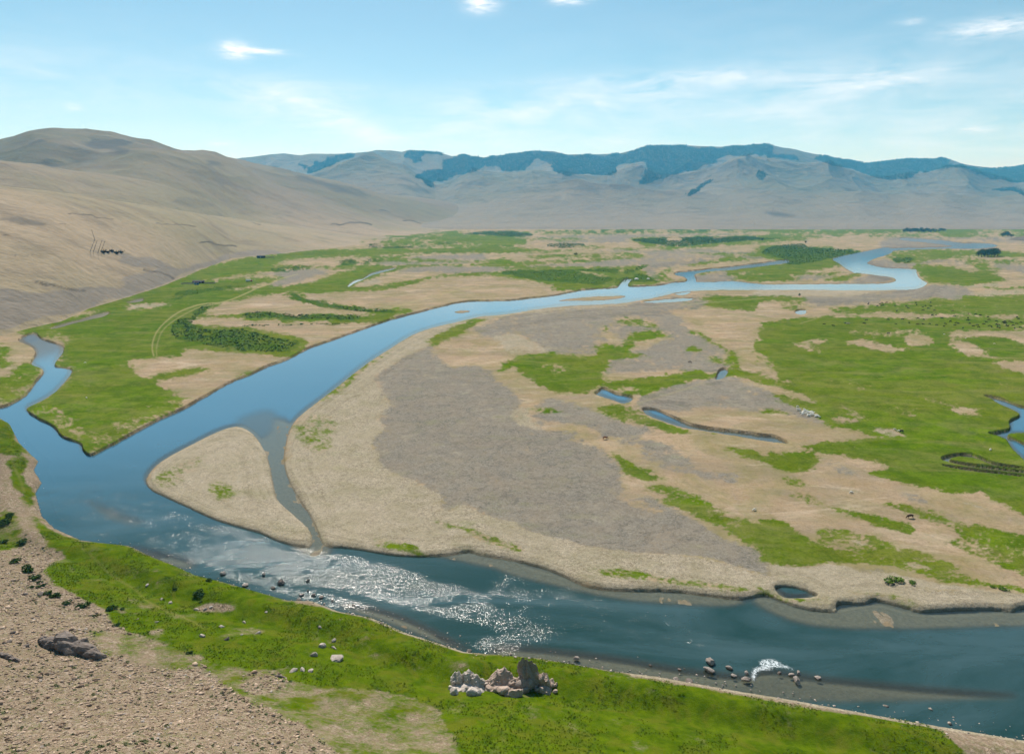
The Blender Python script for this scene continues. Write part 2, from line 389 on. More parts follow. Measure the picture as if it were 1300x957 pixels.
 ('F','k',.55,[(-20,210),(200,200),(400,195),(480,205),(250,208),(-20,216)]),
 ('F','s',.7,[(-20,185),(500,195),(400,200),(-20,206)]),
 # gravel point bar
 ('P','c',1,[(186,605),(240,560),(300,536),(338,570),(358,588),(363,571),(368,543),(381,525),(414,499),(447,473),(467,458),(498,437),(523,421),(548,412),(586,403),(640,393),(700,388),(760,384),(800,382),(790,400),(700,450),(640,470),(700,560),(790,640),(900,700),(1000,718),(1060,718),(1120,726),(1220,745),(1310,757),(1400,762),(1500,800),(1280,790),(1100,785),(900,775),(700,730),(560,718),(430,705),(330,690),(230,650)]),
 ('P','v',1,[(543,439),(520,449),(503,461),(482,474),(480,489),(490,505),(495,515),(483,522),(485,538),(475,558),(475,576),(480,590),(501,600),(530,615),(560,635),(560,650),(589,641),(624,658),(650,665),(689,679),(753,695),(802,702),(867,703),(915,711),(948,721),(975,732),(975,706),(964,699),(931,690),(896,670),(863,654),(841,638),(821,626),(795,638),(789,621),(786,596),(770,576),(757,563),(729,550),(691,548),(660,538),(655,522),(665,512),(655,497),(640,482),(620,472),(594,462),(574,462),(561,453),(548,441)]),
 ('P','v',.9,[(585,425),(620,408),(660,398),(720,392),(780,388),(870,384),(880,378),(900,382),(880,405),(890,420),(915,440),(922,462),(900,475),(880,472),(770,474),(760,450),(705,448),(660,425),(620,428)]),
 ('P','s',1,[(545,443),(566,430),(590,420),(615,425),(640,440),(650,452),(690,480),(670,500),(645,492),(620,474),(594,463),(575,468),(560,458)]),
 ('P','s',.6,[(640,452),(660,440),(690,447),(690,460),(660,462)]),
 ('F','g',1,[(880,312),(890,280),(1000,220),(1100,185),(1160,180),(1050,240),(960,290),(900,315)]),
 ('G','s',.55,[(540,190),(600,160),(700,165),(780,220),(700,215),(600,210)]), ('G','g',.5,[(560,185),(620,170),(720,190),(780,222),(640,212)]),
 ('G','s',1,[(490,290),(500,210),(540,240),(590,300),(580,325),(520,300)]),
 ('G','s',.6,[(400,340),(430,280),(490,215),(485,280),(440,355)]),
 ('G','s',1,[(870,130),(1100,120),(1180,150),(1130,190),(1160,240),(1260,270),(1300,330),(1350,430),(1300,450),(1180,420),(1140,330),(1060,290),(940,240),(880,190)]),
 ('G','g',1,[(500,205),(530,230),(510,245)]),
 ('G','g',1,[(-40,440),(50,370),(190,345),(260,345),(400,368),(480,355),(490,300),(540,310),(590,320),(600,280),(640,250),(760,235),(830,262),(840,275),(700,282),(640,320),(640,345),(720,355),(560,375),(510,395),(490,430),(495,480),(550,494),(760,460),(930,435),(1050,450),(1130,405),(1120,350),(1040,300),(930,240),(960,245),(1100,320),(1160,360),(1170,420),(1300,460),(1340,500),(1200,470),(1120,458),(1090,490),(1000,500),(940,535),(880,530),(920,500),(780,530),(640,560),(500,510),(450,545),(360,560),(260,530),(150,490),(60,410)]),
 ('G','s',1,[(640,318),(660,292),(700,275),(820,262),(840,275),(700,322)]),
 ('G','s',1,[(488,455),(620,440),(760,435),(880,430),(760,462),(600,492),(540,492)]),
 ('G','s',.9,[(570,522),(650,513),(660,535),(600,540)]), ('G','s',.5,[(180,410),(260,400),(310,440),(230,450)]),
 ('G','g',1,[(920,340),(960,318),(985,345)]), ('G','g',.7,[(1020,370),(1060,365),(1100,400),(1050,400)]),
 ('G','v',1,[(650,570),(760,540),(860,510),(950,480),(1100,470),(1200,480),(1330,540),(1330,640),(1060,610),(950,640),(850,640),(760,620),(690,620)]),
 ('G','s',.9,[(1180,505),(1280,550),(1260,562)]), ('G','s',.7,[(1020,600),(1100,605),(1080,620)]), ('G','s',.6,[(1060,575),(1140,575),(1120,585)]),
 ('G','s',1,[(880,655),(1000,620),(1150,635),(1330,655),(1330,740),(1150,720),(960,690)]),
 ('G','g',.85,[(500,620),(560,600),(640,600),(690,640),(760,680),(900,725),(960,760),(900,768),(800,745),(700,700),(580,690),(510,650)]),
 ('G','g',.8,[(960,735),(1130,755),(1330,785),(1330,820),(1200,800)]),
 ('G','s',1,[(50,540),(200,530),(450,560),(520,660),(700,720),(900,770),(1100,800),(1330,840),(1330,960),(1100,960),(700,900),(540,830),(440,770),(300,780),(400,720),(250,650),(100,590)]),
 ('G','v',.95,[(170,590),(300,580),(480,640),(700,720),(860,800),(1000,865),(800,850),(620,780),(560,800),(440,730),(330,700),(200,690),(180,740),(150,680)]),
 ('G','v',.8,[(900,760),(1100,790),(1080,830),(980,830),(880,790)]), ('G','v',.7,[(560,830),(800,860),(960,920),(760,900),(600,860)]),
 ('G','g',.6,[(130,630),(210,620),(290,640),(180,650)]),
 ('G','s',.5,[(80,735),(180,745),(140,758)]), ('G','s',.5,[(70,810),(170,820),(100,828)]), ('G','s',.5,[(280,770),(400,760),(380,790)]),
 # right side
 ('K','s',1,[(330,-10),(1060,-10),(1060,320),(850,250),(700,190),(560,130),(430,55)]),
 ('K','v',.8,[(560,-5),(690,40),(760,110),(900,130),(880,165),(740,130),(600,90),(540,40)]), ('K','v',.6,[(440,-20),(560,-5),(600,20),(500,20)]),
 ('K','g',1,[(410,50),(440,55),(520,100),(600,130),(580,160),(500,135),(455,90)]),
 ('K','g',1,[(880,25),(950,30),(1060,45),(1060,85),(930,65)]),
 ('K','g',.9,[(560,185),(640,180),(760,220),(860,290),(1030,320),(1060,460),(1020,445),(940,400),(870,350),(760,300),(640,240)]),
 ('K','s',1,[(820,255),(900,250),(960,300),(880,300)]), ('K','s',.8,[(450,200),(520,210),(620,290),(560,280),(480,240)]),
 ('K','s',.6,[(480,140),(600,185),(640,240),(560,190)]),
 ('H','g',1,[(-20,190),(120,180),(270,160),(540,165),(1330,170),(1900,190),(1900,1200),(1330,1300),(1000,900),(820,850),(600,790),(520,760),(330,705),(250,640),(100,590),(80,570),(-20,560)]),
 ('H','g',.95,[(480,110),(560,98),(700,95),(850,75),(1000,65),(1330,55),(1900,50),(1900,150),(900,155),(700,150),(560,130),(500,120)]),
 ('H','g',.5,[(540,40),(640,60),(700,95),(520,100)]),
 ('H','s',.9,[(200,140),(280,135),(560,148),(700,153),(900,150),(1330,160),(1500,165),(1500,180),(1330,178),(900,165),(730,180),(500,168),(200,162)]),
 ('H','s',.6,[(1100,190),(1200,195),(1500,215),(1500,225),(1200,205)]), ('H','s',.35,[(680,100),(1000,110),(1200,105),(1000,120),(700,118)]),
 ('H','v',.95,[(210,75),(400,68),(560,40),(700,25),(800,5),(1000,40),(1010,65),(970,85),(850,72),(700,85),(500,108),(350,108),(230,120)]),
 ('H','s',.7,[(330,105),(500,95),(800,68),(700,85),(480,125),(350,115)]),
 ('H','c',.8,[(-20,25),(200,35),(600,15),(780,-5),(700,20),(500,38),(200,60),(-20,55)]),
 ('H','g',.65,[(-20,68),(200,65),(215,90),(210,120),(120,130),(60,100),(-20,85)]),
 ('H','s',1,[(-20,90),(60,90),(100,120),(60,135),(150,145),(60,185),(-20,185)]), ('H','s',.9,[(130,145),(230,130),(330,140),(300,165),(170,165)]),
 ('H','g',.7,[(330,130),(420,120),(700,130),(560,145),(360,140)]),
 ('H','s',.9,[(130,310),(200,290),(280,283),(330,288),(240,312),(290,350),(200,335)]),
 ('H','s',1,[(390,292),(470,275),(540,290),(640,315),(715,335),(600,337),(460,315)]), ('H','s',.75,[(380,240),(520,232),(820,236),(700,248),(640,262),(560,265)]),
 ('H','s',1,[(710,300),(725,255),(810,250),(855,285),(830,305),(780,318)]),
 ('H','s',1,[(900,258),(1000,238),(1330,238),(1500,250),(1500,330),(1330,305),(1150,268),(960,263)]),
 ('H','s',1,[(920,270),(1000,285),(1060,310),(1100,335),(1170,370),(1060,362),(950,325)]), ('H','s',1,[(1130,388),(1330,380),(1500,390),(1500,500),(1330,465),(1240,430)]),
 ('H','s',1,[(-20,350),(0,360),(40,420),(110,480),(180,520),(80,480),(-20,450)]), ('H','s',1,[(-20,500),(0,498),(100,520),(200,550),(260,590),(220,600),(100,560),(-20,530)]),
 ('H','v',1,[(-20,520),(60,560),(150,610),(230,660),(330,702),(240,690),(150,660),(0,650),(-20,645)]), ('H','g',.8,[(-20,620),(60,630),(120,655),(0,652)]),
 ('H','s',1,[(-20,655),(100,662),(240,700),(330,710),(450,735),(560,760),(720,812),(560,790),(440,762),(250,735),(130,725),(-20,712)]),
 ('H','c',.9,[(520,715),(640,725),(760,785),(900,830),(850,838),(700,800),(620,765)]),
 ('H','s',.8,[(-20,785),(110,800),(190,840),(130,862),(-20,850)]), ('H','s',1,[(250,845),(400,858),(560,895),(700,955),(700,980),(120,990),(220,910),(270,880)]),
 ('H','s',.7,[(340,600),(400,620),(520,672),(440,660)]), ('H','s',.8,[(340,690),(380,665),(490,685),(420,695)]),
 ('H','s',.4,[(340,440),(500,500),(520,530),(400,510)]), ('H','s',.4,[(800,555),(900,590),(1060,645),(1000,650),(850,600)]),
 ('H','s',.5,[(1130,480),(1220,505),(1180,505)]), ('H','s',.35,[(600,600),(800,640),(700,660)]), ('H','s',.5,[(940,620),(1060,640),(1040,665),(950,640)]),
 ('L','g',1,[(150,20),(230,45),(500,95),(420,125),(560,160),(760,205),(850,190),(880,215),(1030,285),(1800,400),(1800,-20),(600,-20),(300,0)]),
 ('L','g',1,[(-20,50),(140,45),(200,45),(215,65),(180,110),(100,115),(-20,85)]),
 ('L','s',1,[(-30,90),(60,110),(150,120),(215,65),(260,50),(400,75),(500,100),(420,125),(560,160),(700,200),(830,200),(960,250),(1060,300),(1800,520),(1800,620),(1060,390),(900,345),(760,300),(640,260),(300,250),(-30,320)]),
 ('L','v',.6,[(235,70),(320,90),(370,130),(300,125),(230,90)]), ('L','v',.5,[(530,200),(600,210),(640,245),(560,230)]), ('L','g',.4,[(60,140),(150,150),(180,190),(90,170)]),
 ('L','g',.4,[(100,190),(240,240),(200,250),(110,215)]),
 ('L','s',1,[(-30,280),(300,300),(500,330),(700,400),(850,450),(1060,530),(1060,590),(850,555),(700,480),(450,400),(200,330),(-30,330)]),
 ('L','g',.85,[(250,255),(370,282),(500,308),(615,350),(520,352),(400,312)]),
 ('L','g',.75,[(470,245),(640,268),(700,300),(760,310),(900,340),(1060,380),(1800,560),(1800,700),(1060,530),(880,470),(740,410),(700,400),(780,370),(620,300)]),
 ('L','s',.5,[(700,380),(880,400),(860,430),(740,410)]),
 ('L','g',.95,[(-20,305),(60,310),(120,350),(200,400),(300,440),(280,480),(250,470),(200,488),(80,482),(-20,450)]),
 ('L','g',.75,[(220,350),(350,350),(450,390),(620,440),(760,500),(850,550),(1060,590),(1500,680),(1500,700),(1060,605),(900,570),(770,560),(600,515),(440,480),(250,470)]),
 ('L','s',.35,[(200,340),(330,360),(460,420),(330,430),(220,400)]),
 ('L','c',.9,[(345,388),(380,393),(400,415),(370,415)]), ('L','c',.8,[(555,470),(650,498),(640,510),(560,490)]), ('L','c',.5,[(270,368),(310,368),(300,378)]),
 ('L','c',.5,[(600,350),(700,370),(680,378)]), ('L','c',.4,[(780,230),(880,260),(850,265)]),
 ('L','v',.5,[(330,490),(450,500),(480,525),(400,520)]), ('L','v',.4,[(480,540),(700,580),(900,610),(700,605)]),
 ('K','g',.5,[(370,500),(480,500),(640,535),(900,565),(950,585),(780,572),(600,548),(400,520)]),
 ('J','g',.5,[(730,310),(860,345),(1019,405),(1080,430),(1000,425),(860,370)]), ('J','g',.35,[(480,378),(600,400),(700,440),(640,440),(500,410)]),
 ('L','g',.4,[(-20,565),(40,600),(200,615),(260,605),(300,590),(220,620),(80,625),(-20,600)]), ('L','g',.3,[(300,580),(500,600),(600,640),(450,610)]),
 ('F','g',.45,[(300,580),(480,450),(620,370),(700,320),(640,380),(520,470),(400,560)]), ('F','g',.25,[(200,700),(330,640),(420,720),(350,850),(240,800)]),
 ('I','g',.4,[(820,190),(870,150),(900,200),(890,232),(840,228)]), ('I','g',.25,[(600,140),(720,80),(820,60),(700,160),(640,180)]),
]
WATER = [
 # main river and its arms
 ('P',[(1057.6,327.7),(1097,319),(1112,316),(1127,313.5),(1134,318),(1124,324),(1115,326),(1104,331),(1102,334),(1120,339),(1160,341),(1163,344),(1165,350),(1171,355),(1177,359),(1168,364.5),(1148,367),(1071,367.3),(970,367),(894,367.5),(861,370),(840,375),(818,379),(780,384.5),(703,388.5),(640,398),(612,400),(586,406),(548,415),(523,424),(498,439),(467,459),(447,474),(414,500),(381,525),(368,543),(361,571),(362,592),(369,612),(380,631),(396,655),(406,678),(414,689.5),(449.5,693),(498,701),(540,703),(575,700),(595,696),(611.5,701),(650,707),(672,712),(705,722),(747,741),(802,746),(850,746),(915,754),(944,756),(970,751),(986,756),(1018,767),(1060,772),(1064,762),(1099,762),(1112,757.5),(1151,767),(1171,772),(1203,770.5),(1261,769),(1284,772),(1300,767),(1330,770),(1600,800),(1900,850),(1900,1040),(1600,1040),(1300,1040),(640,1040),(300,900),(100,800),(0,720),(-50,640),(-300,560),(-300,530),(-60,524),(0,515.5),(15,510),(33,499.6),(46,482),(56,469),(39,461.5),(46,447.6),(38,438.7),(23,431),(43,421),(51,428.5),(66,433.6),(80,438.7),(78.7,447.6),(68.5,463),(89,466.6),(89,474),(76,489.5),(61,502),(43,511),(33,518.7),(50.8,531),(68.5,540),(78.7,553),(101.5,560.5),(105,569.5),(114,576),(132,568),(162.5,551.6),(198,532.6),(228.5,519),(254,505),(292,484),(320,473),(340,463),(366,454),(391,441),(427,428.5),(462,416),(498,404),(531,395.5),(561,388),(594,381.6),(640,381),(678,377),(703,374.7),(736,368),(762,366),(782,364.5),(786,361),(792,354.4),(802,354.3),(797,361.5),(805,363),(838,361),(851,358.5),(868.5,357),(904,357),(932,356.2),(970,360),(1008,360),(1071.5,359.5),(1112,359.5),(1136,357),(1135,352),(1112,348.5),(1092,346),(1084,346),(1074,340),(1066,334)],0),
 ('P',[(998,329.5),(970,333),(930,338),(900,341),(882,343),(861,345),(856,348),(868,351),(872,355),(868,360),(880,360),(884,354),(882,349),(892,345),(930,342),(970,337),(1000,333)],0),
 ('G',[(455,545),(475,530),(500,518),(560,545),(640,560),(637,580),(600,596),(540,576),(475,556)],1),
 ('G',[(690,622),(750,622),(850,662),(940,700),(1050,720),(1180,735),(1300,752),(1350,757),(1400,777),(1425,797),(1385,788),(1300,777),(1150,752),(1000,728),(900,712),(800,680),(720,650)],1),
 ('G',[(1060,472),(1076,432),(1108,418),(1120,435),(1100,465),(1065,478)],1),
 ('G',[(690,90),(750,80),(880,70),(960,72),(900,85),(780,92)],0),
 ('G',[(850,50),(900,40),(940,38),(900,52)],0),
 ('H',[(155,136),(185,128),(213,130),(205,148),(170,150)],1),
 ('H',[(1098,556),(1180,568),(1240,592),(1310,615),(1500,640),(1500,740),(1330,745),(1260,745),(1212,755),(1260,775),(1330,805),(1500,830),(1500,890),(1330,890),(1285,862),(1240,820),(1215,780),(1180,762),(1122,745),(1160,738),(1230,725),(1228,690),(1245,672),(1285,655),(1240,625),(1190,605),(1130,570)],0),
 ('H',[(900,862),(960,850),(1040,850),(1120,880),(1180,900),(1330,920),(1330,926),(1150,905),(1050,868),(960,862),(930,880),(1060,902),(1330,935),(1500,945),(1500,960),(1330,948),(1040,912),(900,880)],2),
 ('H',[(890,905),(960,910),(1100,930),(1300,955),(1500,985),(1300,962),(1080,938),(960,920)],2),
 ('L',[(42,565),(80,557),(150,568),(212,596),(150,603),(80,600)],1),
 ('E',[(250,222),(300,200),(400,175),(475,150),(540,138),(545,148),(500,165),(390,190),(280,220)],2),
 ('E',[(625,95),(680,75),(720,72),(700,88)],2),
 ('B',[(478,838),(500,815),(530,803),(555,798),(600,770),(700,748),(720,750),(610,780),(560,802),(510,825),(490,840)],2),
 ('D',[(690,598),(850,606),(1010,625),(1060,622),(1150,630),(1165,640),(1080,650),(900,650),(760,655),(620,660),(600,650),(760,646),(950,640),(850,625),(700,610)],0),
]
BARS = [('F',[(1010,137),(1040,131),(1080,130),(1092,136),(1060,143),(1030,143)]), ('C',[(260,908),(400,892),(560,883),(610,888),(560,900),(420,910)]),
        ('P',[(185,606),(194,620),(233,638),(275,657),(330,673),(352,683),(391,691),(394,672),(372,650),(352,631),(346,608),(339,576),(328,557),(318,546),(300,539),(274,546.6),(241,563),(216,576),(198,588)])]
TRACKS = [('E',.9,1.6,[(770,365),(762,330),(765,290),(785,240),(830,190),(900,140),(1000,105),(1100,95),(1170,75),(1250,40),(1330,0)]),
          ('E',.7,1.2,[(785,365),(782,330),(790,290),(810,240),(850,200),(920,155),(1000,118),(1100,100)]),
          ('B',.8,1.2,[(0,855),(60,840),(140,805),(230,780)]), ('F',.7,1.3,[(660,132),(760,105),(900,65),(1000,40),(1100,20)]),
          ('B',.6,1.1,[(525,735),(525,700),(540,680)]), ('C',.6,1.0,[(880,935),(1300,900)]), ('H',.35,1.2,[(1000,330),(1100,370),(1330,372)]),
          ('G',.5,1.2,[(660,600),(800,560),(930,520),(1000,495)]), ('H',.5,1.4,[(180,200),(270,172),(280,160)]),('E',.5,1.0,[(180,200),(240,180),(290,172)])]
STEEP = [  # stretches of bank that are cut sheer (everything else shelves)
 ('P',[(1060,325),(1040,322),(700,355),(560,378),(460,405),(380,435),(300,470),(200,520),(120,566),(60,530),(20,510),(60,490),(75,460),(70,430),(20,420),(-40,430),(-60,540),(10,545),(60,640),(80,685),(160,700),(115,590),(130,583),(240,525),(330,478),(400,446),(460,424),(560,394),(650,384),(780,368),(850,362)]),
 ('G',[(430,500),(660,540),(660,600),(1000,640),(1500,740),(1430,790),(1000,722),(780,662),(560,585),(430,545)]), ('G',[(1000,400),(1150,400),(1150,470),(1040,470)]),
 ('H',[(1040,520),(1500,560),(1500,980),(860,900),(860,830),(1060,700)]), ('H',[(140,120),(230,120),(210,135),(160,140)]),
]
CLS = 'gvcskmt'
M = {c: np.zeros((RH * RS, RW * RS), np.float32) for c in 'gvckt'}
M['s'] = None
for tile, cl_, st, pts in COVER:
    p = T(tile, pts)
    tmp = M.get('_tmp')
    if tmp is None: tmp = M['_tmp'] = np.zeros((RH * RS, RW * RS), np.float32)
    q = np.array(p); x0 = max(0, int((q[:, 0].min() - RX0 - 6) * RS)); x1 = min(RW * RS, int((q[:, 0].max() - RX0 + 6) * RS) + 1)
    y0 = max(0, int((q[:, 1].min() - RY0 - 6) * RS)); y1 = min(RH * RS, int((q[:, 1].max() - RY0 + 6) * RS) + 1)
    fill(tmp, p, 1.0)
    sub = tmp[y0:y1, x0:x1]
    for c in 'gvck':
        a = M[c][y0:y1, x0:x1]
        tgt = 1.0 if c == cl_ else (None if (cl_ == 'k') else 0.0)     # scrub grows on top of what is there
        if tgt is not None: a += sub * st * (tgt - a)
    tmp[y0:y1, x0:x1] = 0
def stroke(mask, pts, wid, val):
    p = smooth_poly(pts + pts[::-1], 1)[:len(pts)]
    q = []
    for i in range(len(pts) - 1):
        a = np.array(pts[max(i - 1, 0)]); b = np.array(pts[i]); c = np.array(pts[i + 1]); d = np.array(pts[min(i + 2, len(pts) - 1)])
        for k in range(8):
            t = k / 8; q.append(.5 * ((2 * b) + (-a + c) * t + (2 * a - 5 * b + 4 * c - d) * t * t + (-a + 3 * b - 3 * c + d) * t ** 3))
    q.append(np.array(pts[-1])); q = np.array(q)
    tg = np.gradient(q, axis=0); tg /= np.linalg.norm(tg, axis=1)[:, None] + 1e-9
    nn = np.stack([-tg[:, 1], tg[:, 0]], 1) * wid * .5
    for i in range(len(q) - 1):
        fill(mask, [q[i] + nn[i], q[i + 1] + nn[i + 1], q[i + 1] - nn[i + 1], q[i] - nn[i]], val, smooth=False)
for tile, st, wd, pts in TRACKS: stroke(M['t'], T(tile, pts), wd, st)
W = np.zeros((RH * RS, RW * RS), np.float32)
Wk = np.zeros_like(W)
WPOLY = []
for tile, pts, kind in WATER:
    p = T(tile, pts); fill(W, p, 1.0)
    if kind: fill(Wk, p, kind / 2.0)
for tile, pts in BARS: fill(W, T(tile, pts), 0.0)
ST = np.zeros_like(W)
for tile, pts in STEEP: fill(ST, T(tile, pts), 1.0)
ST = box_blur(ST, 6, 3)
BL = {c: .55 * box_blur(box_blur(M[c], 6, 2), 4, 1) + .45 * box_blur(box_blur(M[c], 22, 6), 14, 5) for c in 'gvc'}
BL['k'] = box_blur(box_blur(M['k'], 4, 1), 3, 1); BL['t'] = box_blur(M['t'], 1, 0)
Wsoft = box_blur(W, 1, 1)
Wmid = box_blur(box_blur(W, 14, 9), 10, 6)     # how far in from the bank
# riffles, shallows
def blobmask(lst, rx=14, ry=8):
    m = np.zeros_like(W)
    for tile, val, pts in lst: fill(m, T(tile, pts), val)
    return box_blur(box_blur(m, rx, ry), rx, ry)
RIF = blobmask([('I',.75,[(130,210),(330,170),(420,190),(600,210),(760,290),(1019,380),(1019,560),(850,520),(560,410),(330,370),(180,290)]),
    ('I',.7,[(230,200),(340,160),(440,200),(420,260),(300,260)]),
    ('J',1.0,[(-20,370),(200,420),(450,470),(700,540),(900,600),(1040,650),(1040,760),(900,720),(700,670),(450,600),(200,560),(-20,540)]),
    ('J',.5,[(0,560),(300,600),(500,670),(300,640)]), ('J',.6,[(880,780),(1040,740),(1040,830),(900,830)]),
    ('K',.9,[(-20,690),(120,700),(260,760),(160,790),(-20,770)]), ('K',.8,[(240,560),(360,580),(500,640),(380,620),(250,585)]),
    ('K',.65,[(-20,520),(300,600),(700,660),(1040,700),(1040,800),(600,780),(300,740),(-20,720)]), ('K',.9,[(400,730),(640,760),(1040,810),(1040,850),(800,815),(400,770)]),
    ('L',.75,[(-20,740),(200,760),(460,800),(600,860),(300,850),(-20,820)]), ('L',.25,[(300,700),(1040,760),(1040,900),(400,880)])])
SHAL = blobmask([('J',1,[(20,-60),(160,-60),(220,220),(310,420),(180,420),(40,200)]),('J',1,[(40,-60),(150,-60),(200,220),(290,400),(200,400),(60,200)]), ('J',.8,[(420,240),(660,400),(760,455),(640,410),(500,330)]),
    ('J',.9,[(700,430),(1019,440),(1019,500),(850,470)]), ('K',.8,[(-20,450),(250,520),(500,570),(900,590),(900,640),(500,620),(200,560),(-20,500)]),
    ('L',.75,[(-20,590),(200,650),(440,620),(620,660),(1019,650),(1500,650),(1500,740),(1019,720),(600,730),(200,720),(-20,640)]),
    ('J',.7,[(330,640),(480,690),(840,820),(800,790),(620,700),(460,650)]), ('K',.55,[(-20,800),(400,840),(700,890),(1019,930),(1019,980),(100,960),(-20,870)]),
    ('L',.5,[(-20,890),(200,920),(600,960),(1000,1000),(-20,1010)]), ('I',.35,[(330,230),(420,260),(570,320),(450,310)]), ('I',.6,[(520,410),(760,470),(700,500),(560,450)]),
    ('P',.3,[(300,535),(345,520),(350,545),(330,560)])], 12, 7)
# ------------------------------------------------------------------ valley floor
WATER_Z = -1.2
def pix_of(x, y): return project(x, y, np.zeros_like(x))
# near bank line of the bluff the picture is taken from
BANK = [(-420,500),(-200,512),(-60,524),(0,530),(11.4,537.7),(23,560.5),(38,576),(48,584.6),(42,596),(52,612),(44,625),(52,654),(68,670),(107,687),(129.5,690),(168,694),(194,707),(220,717),(252.6,731.6),(291.5,741),(330,752),(368,763),(400,764),(433,777),(475,785),(521,805),(559.6,817),(592,828),(650,833),(685,836),(737,845),(776,852),(834,859),(873,866),(940,878),(1002,888),(1150,915),(1300,940),(1500,975),(1900,1030)]
BW = np.array([ground_pt(u, v, -.8) for u, v in BANK])
def bank_dist(x, y):
    shp = x.shape; x = x.ravel(); y = y.ravel()
    best = np.full(x.shape, 1e9); 
    for i in range(len(BW) - 1):
        ax, ay = BW[i]; bx, by = BW[i + 1]; ex, ey = bx - ax, by - ay; L2 = ex * ex + ey * ey
        t = np.clip(((x - ax) * ex + (y - ay) * ey) / L2, 0, 1)
        d2 = (x - ax - t * ex) ** 2 + (y - ay - t * ey) ** 2
        np.minimum(best, d2, out=best)
    # sign by crossing test of the closed camera-side polygon
    P = np.vstack([BW, [[BW[-1][0] + 200, -400], [BW[0][0] - 400, -400], [BW[0][0] - 400, BW[0][1]]]])
    ins = np.zeros(x.shape, bool)
    for i in range(len(P)):
        x1, y1 = P[i]; x2, y2 = P[(i + 1) % len(P)]
        if y1 == y2: continue
        c = ((y1 <= y) & (y2 > y)) | ((y2 <= y) & (y1 > y))
        xx = x1 + (y - y1) * (x2 - x1) / (y2 - y1)
        ins ^= c & (x < xx)
    return np.where(ins, np.sqrt(best), -np.sqrt(best)).reshape(shp)
def bluff_z(x, y, d=None):
    if d is None: d = bank_dist(x, y)
    dp = np.maximum(d, 0)
    r = np.hypot(x, y)
    prof = 109.5 * (dp / 157.0) ** 1.75
    cone = 108.3 - .74 * r
    low = 55.0 * (dp / 157.0) ** 1.35
    z = np.minimum(prof, smax(cone, low, 8.0))
    z = np.minimum(z, 108.3 + 0 * z)
    amp = sstep(6, 50, dp)
    z = z + amp * (3.0 * (fbm(x / 42, y / 42, 4, 3) - .5) * sstep(20, 60, r) + 1.3 * (fbm(x / 9, y / 9, 4, 9) - .5) * sstep(8, 30, r)) + .25 * (fbm(x / 2.2, y / 2.2, 3, 21) - .5) * sstep(1, 8, dp)
    # grassy terrace just above the bank, with a soft lip
    z = z + 1.1 * sstep(.3, 4, dp) + 1.6 * np.exp(-((dp - 9) / 4.5) ** 2) * (.35 + fbm(x / 18, y / 18, 2, 31)) - .9 * np.exp(-((dp - 17) / 4.0) ** 2)
    return np.where(d < 0, WATER_Z - .15 + d * .22, z - .9 * (1 - sstep(0, 1.5, dp)))
def water_edge_dist(u, v, x, y, z0=0.0):
    return None

def floor_height(x, y, u, v):
    """height of the valley floor; returns z and inland/bank factors"""
    uu, vv_ = u + 2.2 * (fbm(u / 9, v / 5, 3, 400) - .5), v + 1.1 * (fbm(u / 9, v / 5, 3, 410) - .5)
    w_ = sample(Wsoft, uu, vv_); wm_ = sample(Wmid, u, v); st = sample(ST, u, v); k = sample(Wk, u, v)
    steep_land = sstep(.5, .12, w_)                      # 0 on the water line -> 1 a metre or two inland
    shelf_land = np.clip((.5 - wm_) / .42, 0, 1) ** .9
    land = np.where(w_ > .5, 0, steep_land * st + (1 - st) * np.minimum(1, .25 * steep_land + .75 * shelf_land))
    und = .5 * (fbm(x / 60, y / 60, 3, 40) - .5) + .35 * (fbm(x / 14, y / 14, 3, 44) - .5) * (1 - .5 * st)
    z_land = WATER_Z + .02 + land * (1.2 + und * land)
    depth = np.clip((w_ - .5) / .5, 0, 1) * .25 + .9 * sstep(.45, .95, wm_)
    SH = np.clip(1.5 * sample(SHAL, u, v), 0, 1)
    depth = depth * (1 - .88 * SH)
    z_bed = WATER_Z - .02 - depth - .12 * (fbm(x / 5, y / 5, 3, 50) - .4) + .75 * SH * np.clip(fbm(x / 6, y / 11, 4, 54, .62) - .5, 0, .3)
    z_bed = np.where(k > .75, WATER_Z - .1, z_bed)
    return np.where(w_ > .5, z_bed, z_land), w_, wm_

V_TOP, V_BOT = 287.0, 985.0
rows = np.arange(V_TOP, V_BOT, .8)
# finer rows far away so that thin bands survive
rows = np.concatenate([np.arange(V_TOP, 420, .5), np.arange(420, V_BOT, .8)])
Yr = np.array([depth_of_row(v) for v in rows])
tc_ = np.arange(-1.02, 1.02, .00125)
X = Yr[:, None] * tc_[None, :]; Y = np.broadcast_to(Yr[:, None], X.shape).copy()
U, Vv = pix_of(X, Y)
Z, w_, wm_ = floor_height(X, Y, U, Vv)
far = sstep(2200, 5200, Y)
Z = Z + far * 6.0 * fbm(X / 500, Y / 500, 2, 5)
dB = np.full(X.shape, -1.0); near = Y < 420
if near.any():
    rr = near[:, 0]
    dB[rr] = bank_dist(X[rr], Y[rr])
    Z[rr] = np.where(dB[rr] > 1.0, -6.0, Z[rr])
me = np_mesh('ground', np.stack([X, Y, Z], -1).reshape(-1, 3), grid_faces(*X.shape, flip=True), None, smooth=True)
edge_in = sample(Wsoft, U, Vv)
out_fade = sstep(0, 140, np.abs(U - 650) - 650)
gn = fbm(X / 90, Y / 45, 4, 60)
Ua, Va = ragged(U, Vv)
pn = fbm(U / 5.0, Vv / 2.4, 4, 330, .6) - .5; pn2 = fbm(U / 26, Vv / 9, 4, 340, .6) - .5
def soft(c, a=1.0):
    q = sample(BL[c], Ua, Va); return np.clip(q + a * (1.5 * pn + 1.2 * pn2) * np.clip(4.2 * q * (1.12 - q), .0, 1), 0, 1)
